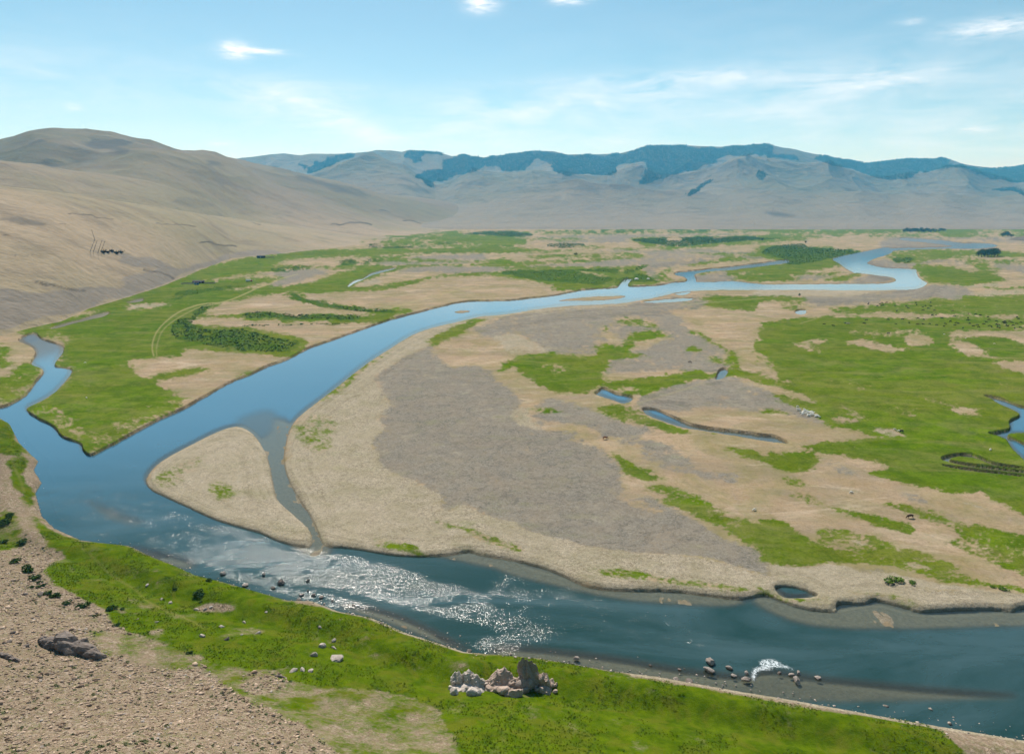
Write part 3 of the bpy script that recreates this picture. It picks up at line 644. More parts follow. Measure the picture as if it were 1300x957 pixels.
G = soft('g'); Gv = soft('v'); Gc = soft('c', .8); Gk = soft('k', 1.2); Gt = sample(BL['t'], U, Vv)
G = G * (1 - out_fade) + out_fade * sstep(.42, .6, gn); Gv = Gv * (1 - out_fade); 
G = np.where(w_ > .5, 0, G)
bankshade = (.35 + 1.1 * np.clip(fbm(X / 6, Y / 6, 4, 75) * 1.6 - .4, 0, 1)) * sample(ST, U, Vv) * np.exp(-((sample(box_blur(W, 3, 2), U, Vv) - .45) / .3) ** 2)  # dark rims on sheer banks: shade of their faces painted as colour
wet = sstep(.05, .5, sample(box_blur(W, 4, 2), U, Vv)) * (1 - sample(ST, U, Vv))
add_attr(me, 'cover', [G, Gv, Gc, Gk])
CONT = np.clip(sample(box_blur(box_blur(W, 60, 34), 50, 26), U, Vv) + .05 * (fbm(X / 40, Y / 60, 3, 81) - .5), 0, 1)
add_attr(me, 'extra', [Gt, bankshade, wet, CONT * 1.0])
ground = link('ground', me, 'structure')

def noise_lib(m):
    p = m.pos()
    big = m.noise(.012, 4, .6, p); mid = m.noise(.09, 5, .62, p); fine = m.noise(.9, 5, .65, p); vf = m.noise(5.0, 3, .6, p)
    return p, big, mid, fine, vf
def cover_colours(m, p, big, mid, fine, vf):
    hug = m.noise(.004, 4, .6, p)
    grass = m.mix(m.ramp(mid, [(.34, 0.0), (.66, 1.0)]), (.062, .116, .0022), (.132, .205, .0040))
    grass = m.mix(m.math('MULTIPLY', m.ramp(big, [(.42, 0.0), (.6, 1.0)]), .6), grass, (.150, .165, .016))
    grass = m.mix(m.math('MULTIPLY', m.ramp(m.noise(.035, 6, .68, p, 1.2), [(.53, 0.0), (.68, 1.0)]), .5), grass, (.17, .145, .045))
    grass = m.mix(m.math('MULTIPLY', m.ramp(m.noise(1.0, 6, .68, m.mapping(p, (.012, .05, 1)), 1.0), [(.5, 0.0), (.64, 1.0)]), .5), grass, (.20, .185, .045))
    grass = m.mix(m.math('MULTIPLY', m.ramp(fine, [(.35, 1.0), (.6, 0.0)]), .45), grass, (.030, .058, .002))
    grass = m.mix(m.math('MULTIPLY', m.ramp(hug, [(.42, 0.0), (.6, 1.0)]), .4), grass, (.060, .102, .006))
    sand = m.mix(m.ramp(mid, [(.3, 0.0), (.7, 1.0)]), (.32, .225, .140), (.47, .355, .250))
    sand = m.mix(m.math('MULTIPLY', m.ramp(big, [(.4, 0.0), (.62, 1.0)]), .6), sand, (.285, .215, .125))
    sand = m.mix(m.math('MULTIPLY', m.ramp(m.noise(1.0, 6, .68, m.mapping(p, (.008, .03, 1)), 1.2), [(.46, 0.0), (.60, 1.0)]), .6), sand, (.235, .190, .135))
    sand = m.mix(m.math('MULTIPLY', m.ramp(m.noise(1.0, 6, .7, m.mapping(p, (.02, .06, 1)), 1.0), [(.54, 0.0), (.66, 1.0)]), .55), sand, (.56, .46, .35))
    sand = m.mix(m.math('MULTIPLY', m.ramp(m.noise(.022, 6, .7, p, 1.0), [(.55, 0.0), (.68, 1.0)]), .4), sand, (.17, .17, .05))
    sand = m.mix(m.math('MULTIPLY', m.ramp(m.noise(.05, 6, .7, p, .8), [(.5, 0.0), (.7, 1.0)]), .45), sand, (.25, .21, .165))
    sand = m.mix(m.math('MULTIPLY', m.ramp(fine, [(.40, 1.0), (.6, 0.0)]), .35), sand, (.19, .145, .08))
    peb = m.voro(1.5, p, 'Color'); pv = m.n.new('ShaderNodeSeparateColor'); m.lk(peb, pv.inputs[0])
    peb2 = m.voro(4.5, p, 'Color'); pv2 = m.n.new('ShaderNodeSeparateColor'); m.lk(peb2, pv2.inputs[0])
    pm = m.math('ADD', m.math('MULTIPLY', pv.outputs[0], .5), m.math('MULTIPLY', pv2.outputs[0], .5))
    grav = m.mix(pm, (.095, .086, .071), (.250, .228, .190))
    grav = m.mix(m.math('MULTIPLY', m.ramp(m.noise(.06, 6, .65, p, .5), [(.42, 0.0), (.66, 1.0)]), .5), grav, (.22, .18, .135))
    grav = m.mix(m.math('MULTIPLY', m.ramp(m.noise(1.0, 5, .65, m.mapping(p, (.02, .07, 1))), [(.5, 0.0), (.66, 1.0)]), .35), grav, (.125, .112, .10))
    cob = m.mix(pm, (.16, .13, .088), (.50, .435, .325))
    cob = m.mix(m.math('MULTIPLY', m.ramp(m.noise(.07, 6, .65, p, .7), [(.42, 0.0), (.62, 1.0)]), .55), cob, (.23, .205, .12))
    cob = m.mix(m.math('MULTIPLY', m.ramp(big, [(.45, 0.0), (.6, 1.0)]), .4), cob, (.40, .34, .25))
    cob = m.mix(m.math('MULTIPLY', m.ramp(vf, [(.4, 1.0), (.55, 0.0)]), .45), cob, (.10, .08, .055))
    return grass, sand, grav, cob
def ground_material():
    m = Mat('valley_floor')
    p, big, mid, fine, vf = noise_lib(m)
    grass, sand, grav, cob = cover_colours(m, p, big, mid, fine, vf)
    g, v, c, k = m.attr('cover'); t, bd, wet, sh = m.attr('extra')
    en = m.math('ADD', m.math('MULTIPLY', mid, .6), m.math('MULTIPLY', fine, .4))
    streak = m.noise(1.0, 5, .6, m.mapping(p, (.03, .11, 1)))
    en2 = m.math('ADD', m.math('ADD', m.math('MULTIPLY', en, .45), m.math('MULTIPLY', streak, .3)), m.math('MULTIPLY', m.noise(.03, 6, .65, p, .5), .25))
    col = sand
    olive = m.mix(mid, (.125, .135, .030), (.235, .215, .095))
    veil = m.ramp(m.noise(.016, 8, .7, p, 1.6), [(.44, 0.0), (.62, 1.0)])
    col = m.mix(m.math('MULTIPLY', veil, .55), col, olive)
    col = m.mix(m.edge(m.math('MULTIPLY', v, 1.1), en2, 2.6, .55), col, grav)
    col = m.mix(m.edge(m.math('MULTIPLY', c, 1.12), en2, 2.0, .48), col, cob)
    wv = m.n.new('ShaderNodeCombineXYZ'); m.lk(m.math('MULTIPLY', sh, 15.0), wv.inputs[0]); m.lk(m.math('MULTIPLY', mid, 2.2), wv.inputs[1])
    bnd = m.noise(1.0, 4, .6, wv.outputs[0])
    vc = m.math('MAXIMUM', v, c)
    col = m.mix(m.math('MULTIPLY', m.math('MULTIPLY', m.ramp(bnd, [(.46, 0.0), (.60, 1.0)]), vc), .30), col, (.42, .37, .28))
    col = m.mix(m.math('MULTIPLY', m.math('MULTIPLY', m.ramp(bnd, [(.36, 1.0), (.47, 0.0)]), vc), .25), col, (.115, .10, .075))
    col = m.mix(m.edge(m.math('MULTIPLY', g, 1.3), en2, 2.6, .52), col, grass)
    veil2 = m.ramp(m.noise(.021, 8, .72, m.mapping(p, (.6, 1.5, 1)), 2.0), [(.48, 0.0), (.64, 1.0)])
    col = m.mix(m.math('MULTIPLY', m.math('MULTIPLY', veil2, g), .5), col, m.mix(fine, (.13, .14, .03), (.27, .24, .11)))
    veil3 = m.ramp(m.noise(.05, 8, .75, p, 1.0), [(.44, 1.0), (.52, 0.0)])
    col = m.mix(m.math('MULTIPLY', m.math('MULTIPLY', veil3, g), .35), col, (.035, .075, .003))
    speck = m.ramp(m.noise(.33, 6, .75, p), [(.40, 1.0), (.50, 0.0)])
    col = m.mix(m.math('MULTIPLY', speck, .22), col, m.mix(1.0, col, (.45, .45, .45), 'MULTIPLY'))
    col = m.mix(m.math('MULTIPLY', m.edge(k, en, 2.2, .35), .6), col, (.030, .070, .006))
    col = m.mix(m.math('MULTIPLY', t, .75), col, (.30, .26, .13))
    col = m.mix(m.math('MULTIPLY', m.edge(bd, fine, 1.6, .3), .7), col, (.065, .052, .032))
    col = m.mix(m.math('MULTIPLY', wet, .45), col, (.10, .085, .06))
    zz = m.n.new('ShaderNodeSeparateXYZ'); m.lk(p, zz.inputs[0])
    under = m.math('LESS_THAN', zz.outputs[2], WATER_Z + .01)
    bed = m.mix(fine, (.13, .11, .075), (.36, .31, .22))
    bed = m.mix(fine, (.10, .085, .058), (.28, .24, .165))
    col = m.mix(under, col, bed)
    h = m.math('ADD', m.math('MULTIPLY', fine, .6), m.math('MULTIPLY', vf, .35))
    return m.fin(col, .95, m.bump(h, .8, .6), 0)
GROUND_MAT = ground_material()
me.materials.append(GROUND_MAT)

# ------------------------------------------------------------------ river
vr = np.concatenate([np.arange(300, 420, 1.0), np.arange(420, 1000, 2.0)])
yr = np.array([depth_of_row(v) for v in vr]); tcw = np.arange(-1.0, 1.0, .0035)
Xw = yr[:, None] * tcw[None, :]; Yw = np.broadcast_to(yr[:, None], Xw.shape).copy()
Uw, Vw = project(Xw, Yw, np.full(Xw.shape, WATER_Z))
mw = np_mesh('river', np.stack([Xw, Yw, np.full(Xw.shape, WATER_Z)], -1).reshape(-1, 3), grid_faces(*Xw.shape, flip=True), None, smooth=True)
foam = np.zeros_like(W)
for tl, pts in [('K',[(970,905),(985,885),(1030,880),(1050,895),(1000,900),(985,930),(975,945)]), ('L',[(-20,862),(30,852),(70,872),(120,892),(60,888),(0,884)])]: fill(foam, T(tl, pts), 1.0)
foam = box_blur(foam, 4, 2)
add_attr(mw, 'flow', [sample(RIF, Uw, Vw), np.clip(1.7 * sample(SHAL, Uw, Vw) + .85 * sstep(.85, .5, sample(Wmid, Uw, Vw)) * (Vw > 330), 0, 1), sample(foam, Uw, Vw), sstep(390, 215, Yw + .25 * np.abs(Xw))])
river = link('river', mw, 'structure')
def water_material():
    m = Mat('river_water')
    p = m.pos()
    rif, sh, fo, nearf = m.attr('flow')
    n1 = m.noise(.7, 3, .6, m.mapping(p, (1, 1.3, 1)), .6)
    n2 = m.noise(2.2, 2, .6, m.mapping(p, (1, 1.2, 1)), .5)
    patch = m.math('ADD', m.math('MULTIPLY', m.noise(.05, 5, .65, m.mapping(p, (1, 2.2, 1)), .8), .55), m.math('MULTIPLY', m.noise(.25, 4, .6, p), .45))
    amp = m.math('MULTIPLY', rif, m.ramp(patch, [(.38, 0.0), (.64, 1.0)]))
    h = m.math('ADD', m.math('MULTIPLY', n1, .55), m.math('MULTIPLY', n2, .45))
    drift = m.ramp(m.noise(1.0, 5, .62, m.mapping(p, (.014, .045, 1)), 1.0), [(.36, .25), (.66, 1.0)])
    st = m.math('MULTIPLY_ADD', amp, .76, m.math('MULTIPLY_ADD', m.math('MULTIPLY', nearf, drift), .15, .012))
    bn = m.n.new('ShaderNodeBump'); bn.inputs['Distance'].default_value = .55; m.lk(h, bn.inputs['Height']); m.lk(st, bn.inputs['Strength'])
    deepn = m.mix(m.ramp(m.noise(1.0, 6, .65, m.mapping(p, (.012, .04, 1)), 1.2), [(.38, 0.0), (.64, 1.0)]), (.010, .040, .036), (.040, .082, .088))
    deep_skytint = m.mix(nearf, m.mix(m.noise(.01, 4, .6, p), (.030, .115, .190), (.055, .150, .225)), deepn)  # far water bluer: sky reflection painted into the body colour
    murk = m.mix(sh, deep_skytint, (.060, .062, .048))
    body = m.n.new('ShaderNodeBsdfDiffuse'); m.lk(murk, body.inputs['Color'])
    tr = m.n.new('ShaderNodeBsdfTransparent'); tr.inputs['Color'].default_value = (.80, .88, .88, 1)
    mixA = m.n.new('ShaderNodeMixShader'); m.lk(m.math('MULTIPLY_ADD', sh, .78, .10, clamp=True), mixA.inputs[0]); m.lk(body.outputs[0], mixA.inputs[1]); m.lk(tr.outputs[0], mixA.inputs[2])
    gl = m.n.new('ShaderNodeBsdfGlossy'); gl.inputs['Roughness'].default_value = .1; gl.inputs['Color'].default_value = (1, 1, 1, 1)
    m.lk(m.math('MULTIPLY_ADD', amp, .01, .075), gl.inputs['Roughness'])
    m.lk(bn.outputs[0], gl.inputs['Normal'])
    geo = m.n.new('ShaderNodeNewGeometry'); dt = m.n.new('ShaderNodeVectorMath'); dt.operation = 'DOT_PRODUCT'
    m.lk(geo.outputs['Incoming'], dt.inputs[0]); m.lk(geo.outputs['Normal'], dt.inputs[1])
    cosv = m.math('ABSOLUTE', dt.outputs['Value'])
    fres = m.math('MULTIPLY_ADD', m.math('POWER', m.math('SUBTRACT', 1.0, cosv, clamp=True), 5.0), .965, .035)
    mixB = m.n.new('ShaderNodeMixShader'); m.lk(fres, mixB.inputs[0]); m.lk(mixA.outputs[0], mixB.inputs[1]); m.lk(gl.outputs[0], mixB.inputs[2])
    fm = m.n.new('ShaderNodeBsdfDiffuse'); fm.inputs['Color'].default_value = (.66, .72, .75, 1)
    mixC = m.n.new('ShaderNodeMixShader'); m.lk(m.math('MULTIPLY', m.edge(m.math('MULTIPLY', fo, .48), m.noise(1.6, 6, .8, p, 1.2), 4.5, .4), m.math('MULTIPLY', fo, 1.1, clamp=True)), mixC.inputs[0]); m.lk(mixB.outputs[0], mixC.inputs[1]); m.lk(fm.outputs[0], mixC.inputs[2])
    m.lk(mixC.outputs[0], m.out.inputs['Surface'])
    return m.m
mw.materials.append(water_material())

# ------------------------------------------------------------------ bluff the photographer stands on
bx = np.arange(-330, 190, .62); by = np.arange(-24, 345, .62)
BX, BY = np.meshgrid(bx, by)
BD = bank_dist(BX, BY)
BZ = bluff_z(BX, BY, BD)
mb = np_mesh('hillside', np.stack([BX, BY, BZ], -1).reshape(-1, 3), grid_faces(*BX.shape), None, smooth=True)
BU, BV = project(BX, BY, BZ)
bg_ = np.zeros_like(W); bt_ = np.zeros_like(W)
for tl, st, pts in [
  ('P',1,[(-200,500),(0,532),(12,538),(24,560),(40,578),(30,600),(40,625),(46,655),(70,676),(107,688),(168,694),(220,717),(291,741),(368,763),(433,777),(475,785),(560,818),(600,829),(700,838),(776,852),(900,874),(1040,900),(1200,930),(1300,1100),(1200,1100),(1150,1100),(860,1100),(650,1100),(560,900),(420,872),(345,858),(290,842),(250,832),(205,815),(165,802),(140,785),(120,768),(90,752),(66,735),(60,716),(85,706),(60,690),(40,655),(20,625),(8,590),(0,575),(-200,560)]),
  ('P',.45,[(260,835),(420,850),(600,870),(640,1000),(500,1000),(380,920),(300,880)]), ('P',.4,[(120,800),(200,812),(260,840),(200,850),(130,825)]),
  ('I',-.75,[(60,180),(110,240),(180,310),(160,330),(80,290),(40,230)]), ('I',-.7,[(75,20),(120,50),(145,80),(165,160),(130,185),(110,120),(90,70)]),
  ('I',.6,[(-20,300),(60,280),(90,380),(60,420),(-20,420)]), ('I',-.4,[(430,660),(560,650),(540,690),(480,680)]), ('I',-.9,[(760,650),(850,635),(920,655),(850,668),(770,668)]),
  ('I',-.7,[(580,740),(640,730),(640,755),(590,755)]), ('I',-.35,[(300,420),(440,420),(420,450),(330,440)]), ('J',-.4,[(100,880),(180,870),(170,910),(60,900)]), ('J',-.8,[(-20,900),(110,905),(130,960),(-20,990)]),
  ('J',-.35,[(430,830),(520,840),(480,860)]),('I',-.4,[(880,720),(1019,740),(1019,760),(900,750)]),('I',-.4,[(500,600),(700,680),(690,700),(520,640)])]:
    tmp = np.zeros_like(W); fill(tmp, T(tl, pts), 1.0)
    bg_ += (tmp * st * (1 - bg_) if st > 0 else tmp * st * bg_)
stroke(bt_, T('I', [(340,430),(400,490),(460,540),(530,580),(570,620),(640,660),(720,690),(800,730)]), 1.8, .8)
stroke(bt_, T('I', [(45,60),(60,110),(80,150),(95,200)]), 1.6, .8)
bg_ = box_blur(box_blur(bg_, 6, 4), 4, 3); bt_ = box_blur(bt_, 1, 1)
beach = sstep(3.2, .2, BD) * (.25 + .75 * (BU > 110)) * sstep(.45, .6, vnoise(BX / 14, BY / 14, 77) + .12 * (BU > 360))
beach = np.maximum(beach, sstep(4.5, 1.5, BD) * ((BU > 375) & (BU < 600)))
beach = np.maximum(beach, sstep(5.5, 2.5, BD) * (BU > 800))
BUa, BVa = ragged(BU, BV, .8, 360)
add_attr(mb, 'cover', [np.clip(sample(bg_, BUa, BVa) + 1.1 * (fbm(BX / 6, BY / 6, 5, 370, .6) - .5) * (sample(bg_, BUa, BVa) > .02), 0, 1) * (1 - beach), beach, sample(bt_, BU, BV), sstep(1.5, -.3, BD)])
hillside = link('hillside', mb, 'structure')
def bluff_material():
    m = Mat('stony_slope')
    p, big, mid, fine, vf = noise_lib(m)
    grass, sand, grav, cob = cover_colours(m, p, big, mid, fine, vf)
    grass = m.mix(m.ramp(m.noise(.35, 5, .65, p), [(.3, 0.0), (.7, 1.0)]), (.036, .074, .0016), (.100, .146, .004))
    grass = m.mix(m.math('MULTIPLY', m.ramp(m.noise(.14, 4, .6, p, 1.0), [(.5, 0.0), (.62, 1.0)]), .5), grass, (.12, .12, .014))
    g, be, t, wl = m.attr('cover')
    cell = m.voro(1.9, p, 'Color'); cs = m.n.new('ShaderNodeSeparateColor'); m.lk(cell, cs.inputs[0])
    cell2 = m.voro(5.5, p, 'Color'); cs2 = m.n.new('ShaderNodeSeparateColor'); m.lk(cell2, cs2.inputs[0])
    scree = m.mix(cs2.outputs[0], (.14, .102, .072), (.39, .295, .215))
    scree = m.mix(m.math('MULTIPLY', m.math('GREATER_THAN', cs.outputs[1], .7), .6), scree, (.40, .33, .26))
    scree = m.mix(m.math('MULTIPLY', m.ramp(fine, [(.38, 1.0), (.55, 0.0)]), .5), scree, (.11, .08, .055))
    scree = m.mix(m.math('MULTIPLY', m.ramp(m.noise(.7, 6, .7, p, .6), [(.47, 0.0), (.62, 1.0)]), .65), scree, (.095, .11, .035))
    scree = m.mix(m.math('MULTIPLY', m.ramp(mid, [(.4, 0.0), (.62, 1.0)]), .5), scree, (.23, .175, .12))
    en = m.math('ADD', m.math('MULTIPLY', m.noise(.14, 5, .6, p), .55), m.math('MULTIPLY', fine, .45))
    col = m.mix(m.edge(m.math('MULTIPLY', g, 1.15), en, 3.2, .42), scree, grass)
    col = m.mix(m.edge(be, fine, .8, .15), col, cob)
    col = m.mix(m.math('MULTIPLY', t, .7), col, (.22, .19, .07))
    zz = m.n.new('ShaderNodeSeparateXYZ'); m.lk(p, zz.inputs[0])
    under = m.math('LESS_THAN', zz.outputs[2], WATER_Z + .06)
    col = m.mix(under, col, m.mix(fine, (.05, .042, .025), (.13, .105, .07)))
    h = m.math('ADD', m.math('MULTIPLY', fine, .5), m.math('MULTIPLY', cs2.outputs[1], .25))
    return m.fin(col, .95, m.bump(h, 1.0, .5), 0)
BLUFF_MAT = bluff_material()
mb.materials.append(BLUFF_MAT)

# ray against the bluff: where a surveyed point lies on the slope
def bluff_pt(u, v):
    dxx = (u - 650); dyy = F * CP + (434 - v) * SP; dzz = -F * SP + (434 - v) * CP
    ks = np.linspace(.02, CAMH / -dzz * 1.03, 900)
    xs, ys, zs = dxx * ks, dyy * ks, CAMH + dzz * ks
    g = np.maximum(bluff_z(xs, ys), WATER_Z)
    i = np.argmax(zs < g)
    if zs[i] >= g[i]: return ground_pt(u, v, WATER_Z) + (WATER_Z,)
    return float(xs[i]), float(ys[i]), float(g[i])
def floor_pt(u, v):
    x, y = ground_pt(u, v, 0.0)
    z = floor_height(np.array([x]), np.array([y]), np.array([float(u)]), np.array([float(v)]))[0][0]
    return x, y, float(z)
# ------------------------------------------------------------------ hills and mountains
def z_for_v(Y_, v):
    s_ = (434 - v) / F
    return CAMH + Y_ * (s_ * CP - SP) / (CP + s_ * SP)
def u_to_t(u): return (np.asarray(u, float) - 650) / (F * CP + (434 - 262) * SP)
def line(pts):
    p = np.array(pts, float); tt = u_to_t(p[:, 0])
    return lambda t, c=1: np.interp(t, tt, p[:, c])
def smooth_line(pts, w=.006):
    f = line(pts)
    def g(t):
        return (f(t - w) + 2 * f(t) + f(t + w) + f(t - 2 * w) * .7 + f(t + 2 * w) * .7) / 5.4
    return g
foot = smooth_line([(-900, 560), (-400, 470), (-100, 440), (0, 416), (63, 402), (96, 388), (150, 374), (203, 359), (244, 343), (287, 328), (353, 322), (447, 312), (538, 299), (625, 292), (700, 289), (760, 288)])
rA = smooth_line([(-900, 150), (-300, 208), (0, 234), (100, 245), (200, 262), (250, 270), (320, 281), (376, 289), (430, 297), (520, 303), (760, 310)])
rB = smooth_line([(-900, 120), (-300, 182), (0, 203), (60, 207), (94, 214), (190, 226), (267, 242), (320, 259), (371, 268), (422, 277), (500, 284), (600, 289), (760, 300)])
rC = smooth_line([(-900, 140), (-300, 170), (-60, 196), (0, 184), (25, 177.5), (50, 171), (75, 168), (100, 169.5), (150, 171.5), (185, 181), (215, 187), (240, 191), (262, 191), (290, 198), (320, 205), (383, 219), (447, 235), (480, 246), (520, 250), (548, 253), (574, 258), (650, 270), (760, 288)])
rD = smooth_line([(-900, 300), (0, 225), (60, 214), (110, 203), (150, 197), (180, 190), (215, 189), (262, 191), (300, 203), (330, 222), (360, 235), (430, 255), (520, 275), (760, 300)])
def layer(t, Yg, F0, D0, zc, e=1.3, fall=.8):
    s = (Yg - F0) / (D0 - F0)
    up = np.sin(np.clip(s, 0, 1) * math.pi / 2) ** e
    dn = 1 - fall * np.clip(s - 1, 0, 3) ** 1.6
    return np.where(s < 0, s * 60, zc * np.where(s < 1, up, np.maximum(dn, -.3)))
th = np.arange(-1.75, .14, .0016)
s_rows = np.concatenate([np.linspace(-.03, 1.0, 420) ** 1.0, np.linspace(1.003, 1.7, 60)])
fv = foot(th)
F0 = np.array([depth_of_row(v) for v in fv])
DCm = F0 + 2500
Yh = F0[None, :] + (DCm - F0)[None, :] * np.sign(s_rows)[:, None] * np.abs(s_rows)[:, None] ** 1.25
Th = np.broadcast_to(th[None, :], Yh.shape)
Xh = Th * Yh
jw = 90 * (fbm(Xh / 900, Yh / 900, 3, 90) - .5)
def hz(D, r): return np.maximum(z_for_v(D, r(th)), 0)[None, :]
fadeA = sstep(.0, 12, z_for_v(F0 + 650, rA(th)))[None, :]
LA = layer(Th, Yh + jw, F0[None, :], (F0 + 650)[None, :], hz(F0 + 650, rA), 1.0, .55)
LB = layer(Th, Yh + jw, F0[None, :] + 480, (F0 + 1350)[None, :], hz(F0 + 1350, rB), 1.15, .9)
LC = layer(Th, Yh + jw, F0[None, :] + 1050, (F0 + 2500)[None, :], hz(F0 + 2500, rC), 1.1, .6)
LD = layer(Th, Yh + jw, F0[None, :] + 300, (F0 + 1900)[None, :], hz(F0 + 1900, rD), 2.2, 1.0)
Zh = smax(smax(LA, LB, 3), smax(LC, LD, 10), 3)
sC = np.clip((Yh - F0[None, :]) / 2500, 0, 1.5)
up_amt = sstep(0.02, .5, sC)
Zh = Zh + up_amt * np.clip(Zh, 0, 400) * .13 * (ridged(Xh / 720, Yh / 720, 5, 100, .42) - .55) * np.where(sC > .9, np.clip((1.15 - sC) / .25, .25, 1), 1)
Zh = Zh + 5.0 * sstep(0, .15, sC) * (fbm(Xh / 130, Yh / 130, 4, 110) - .5) + 1.8 * sstep(0, .05, sC) * (ridged(Xh / 70, Yh / 70, 4, 120) - .5)
Zh = np.maximum(Zh, -6)
mh = np_mesh('hills', np.stack([Xh, Yh, Zh], -1).reshape(-1, 3), grid_faces(*Xh.shape), None, smooth=True)
UH, VH = project(Xh, Yh, Zh)
hv = np.zeros_like(W); hd = np.zeros_like(W)
for pts in [[(-200,400),(0,372),(120,366),(170,352),(230,340),(300,322),(340,318),(345,328),(287,330),(244,345),(203,362),(96,392),(0,420),(-200,450)], [(150,322),(190,328),(230,345),(215,350),(180,338)], [(-10,374),(60,368),(130,370),(110,390),(0,415)]]: fill(hv, pts, 1)
for tl, wd, pts in [('A',1.6,[(160,895),(260,912),(340,932),(420,945)]), ('A',1.3,[(340,555),(440,565),(560,583)]), ('A',1.8,[(1000,700),(1060,705),(1120,715),(1180,722)]), ('A',1.0,[(780,607),(900,612),(980,620)]),
    ('A',.9,[(0,655),(60,665)]), ('A',.8,[(290,605),(360,612)]), ('B',2.0,[(400,533),(480,525),(540,525),(595,537)]), ('B',1.2,[(640,460),(690,475)]), ('B',1.5,[(745,517),(800,515),(850,528)]), ('A',.8,[(60,768),(180,760)]),
    ('E',1.8,[(205,0),(300,18),(430,38)]), ('A',2.5,[(720,840),(800,850),(880,880)]), ('B',1.0,[(0,520),(40,535)]), ('C',1.1,[(80,478),(200,490),(330,500)]), ('C',1.1,[(480,523),(510,520)]), ('C',1.0,[(470,460),(560,462)])]: stroke(hd, T(tl, pts), wd, 1.0)
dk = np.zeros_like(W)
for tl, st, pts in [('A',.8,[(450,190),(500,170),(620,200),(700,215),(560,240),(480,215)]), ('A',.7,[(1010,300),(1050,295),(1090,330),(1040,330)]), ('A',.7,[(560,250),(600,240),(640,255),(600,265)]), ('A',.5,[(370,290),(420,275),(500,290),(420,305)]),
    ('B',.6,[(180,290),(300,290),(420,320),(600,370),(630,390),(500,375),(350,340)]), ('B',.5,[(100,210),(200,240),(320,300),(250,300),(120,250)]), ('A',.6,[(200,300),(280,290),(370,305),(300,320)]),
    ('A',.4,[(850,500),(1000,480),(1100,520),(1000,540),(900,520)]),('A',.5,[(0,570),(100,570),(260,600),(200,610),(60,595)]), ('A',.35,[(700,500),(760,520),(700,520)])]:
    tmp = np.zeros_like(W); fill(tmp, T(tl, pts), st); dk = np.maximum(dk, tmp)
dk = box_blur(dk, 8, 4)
UHa, VHa = UH + 40 * (fbm(UH / 40, VH / 14, 4, 530) - .5), VH + 14 * (fbm(UH / 40, VH / 14, 4, 540) - .5)
inb = ((UH > -250) & (UH < 1400)).astype(float)
add_attr(mh, 'cover', [sample(box_blur(hv, 12, 6), UHa, VHa) * inb, sample(box_blur(hd, 1, 0), UH + 8 * (fbm(UH / 20, VH / 20, 3, 550) - .5), VH + 4 * (fbm(UH / 14, VH / 14, 3, 560) - .5)) * (.4 + .9 * fbm(UH / 9, VH / 9, 3, 570)) * inb, sstep(.12, .8, sC), sample(dk, UHa, VHa) * inb * (.55 + .9 * (fbm(Xh / 160, Yh / 160, 4, 520) - .2))])
hills = link('hills', mh, 'structure')

# distant mountains
crest = line([(-700, 215), (0, 205), (300, 203), (320, 200.5), (345, 198), (365, 197), (385, 199), (400, 197), (420, 197.5), (450, 196), (470, 194), (480, 191.5), (500, 192.5), (512, 195), (520, 193), (545, 194), (558, 194.5), (575, 200), (590, 197.5), (600, 200), (615, 201), (640, 198), (660, 195.5), (680, 193), (700, 194.5), (720, 198), (755, 198), (785, 197), (805, 192), (820, 187), (860, 187), (910, 189), (940, 187.5), (955, 184.5), (970, 184.5), (990, 189), (1005, 191), (1030, 198), (1060, 202), (1095, 209), (1120, 206), (1145, 203), (1165, 204), (1190, 202.5), (1215, 210), (1250, 214.5), (1275, 214), (1300, 209), (1400, 198), (1600, 210), (2000, 205)])
spur = smooth_line([(-700, 240), (300, 235), (380, 221), (400, 215), (440, 201), (457, 197), (480, 191.5), (500, 192.5), (515, 196), (530, 207), (545, 226), (553, 238), (562, 231), (574, 226), (598, 217), (620, 212.5), (638, 212), (650, 217), (664, 215), (676, 200), (684, 206), (700, 216), (714, 221), (729, 218.5), (747, 224), (770, 226), (777, 219), (782, 212), (798, 211), (812, 212), (826, 224), (840, 229), (858, 223), (894, 211), (919, 201), (945, 197), (970, 199), (1008, 206), (1046, 207), (1075, 216), (1097, 224), (1132, 227), (1163, 224), (1186, 218.5), (1214, 213.5), (1249, 225), (1275, 230), (1300, 235), (1400, 225), (2000, 240)], .011)
low = smooth_line([(-700, 270), (400, 268), (500, 262), (560, 258), (620, 246), (660, 238), (700, 232), (729, 226), (760, 236), (790, 236), (830, 245), (870, 240), (920, 248), (980, 240), (1030, 246), (1090, 238), (1140, 246), (1200, 240), (1250, 250), (1300, 244), (2000, 250)])
tm = np.arange(-.95, 1.3, .0011)
sr = np.concatenate([np.linspace(0, 1, 330), np.linspace(1.004, 1.35, 40)])
FM, DM = 3150.0, 9300.0
Ym = np.broadcast_to((FM + (DM - FM) * sr ** 1.15)[:, None], (len(sr), len(tm))).copy(); Tm = np.broadcast_to(tm[None, :], Ym.shape); Xm = Tm * Ym
wob = 260 * (fbm(Xm / 1500, Ym / 1500, 3, 130) - .5)
def mlayer(D, v, e, fall, F1=FM, w=1.0):
    zc = z_for_v(D, v(tm))[None, :]
    s = (Ym + wob * w - F1) / (D - F1)
    upp = np.clip(s, 0, 1) ** e; upp = np.where(s > .88, np.minimum(upp, 1 - (1 - upp) * 1.0), upp)
    return zc * np.where(s < 1, upp, np.maximum(1 - fall * np.clip(s - 1, 0, 2) ** 1.3, -.1))
Zm = smax(smax(mlayer(DM, crest, 2.6, 1.5, w=0), mlayer(6900.0, spur, 2.0, 1.6), 22), mlayer(5300.0, low, 2.2, 1.5), 24)
hgt = np.clip(Zm, 0, 800)
crest_keep = np.clip(np.abs(Ym - DM) / 900, .12, 1)
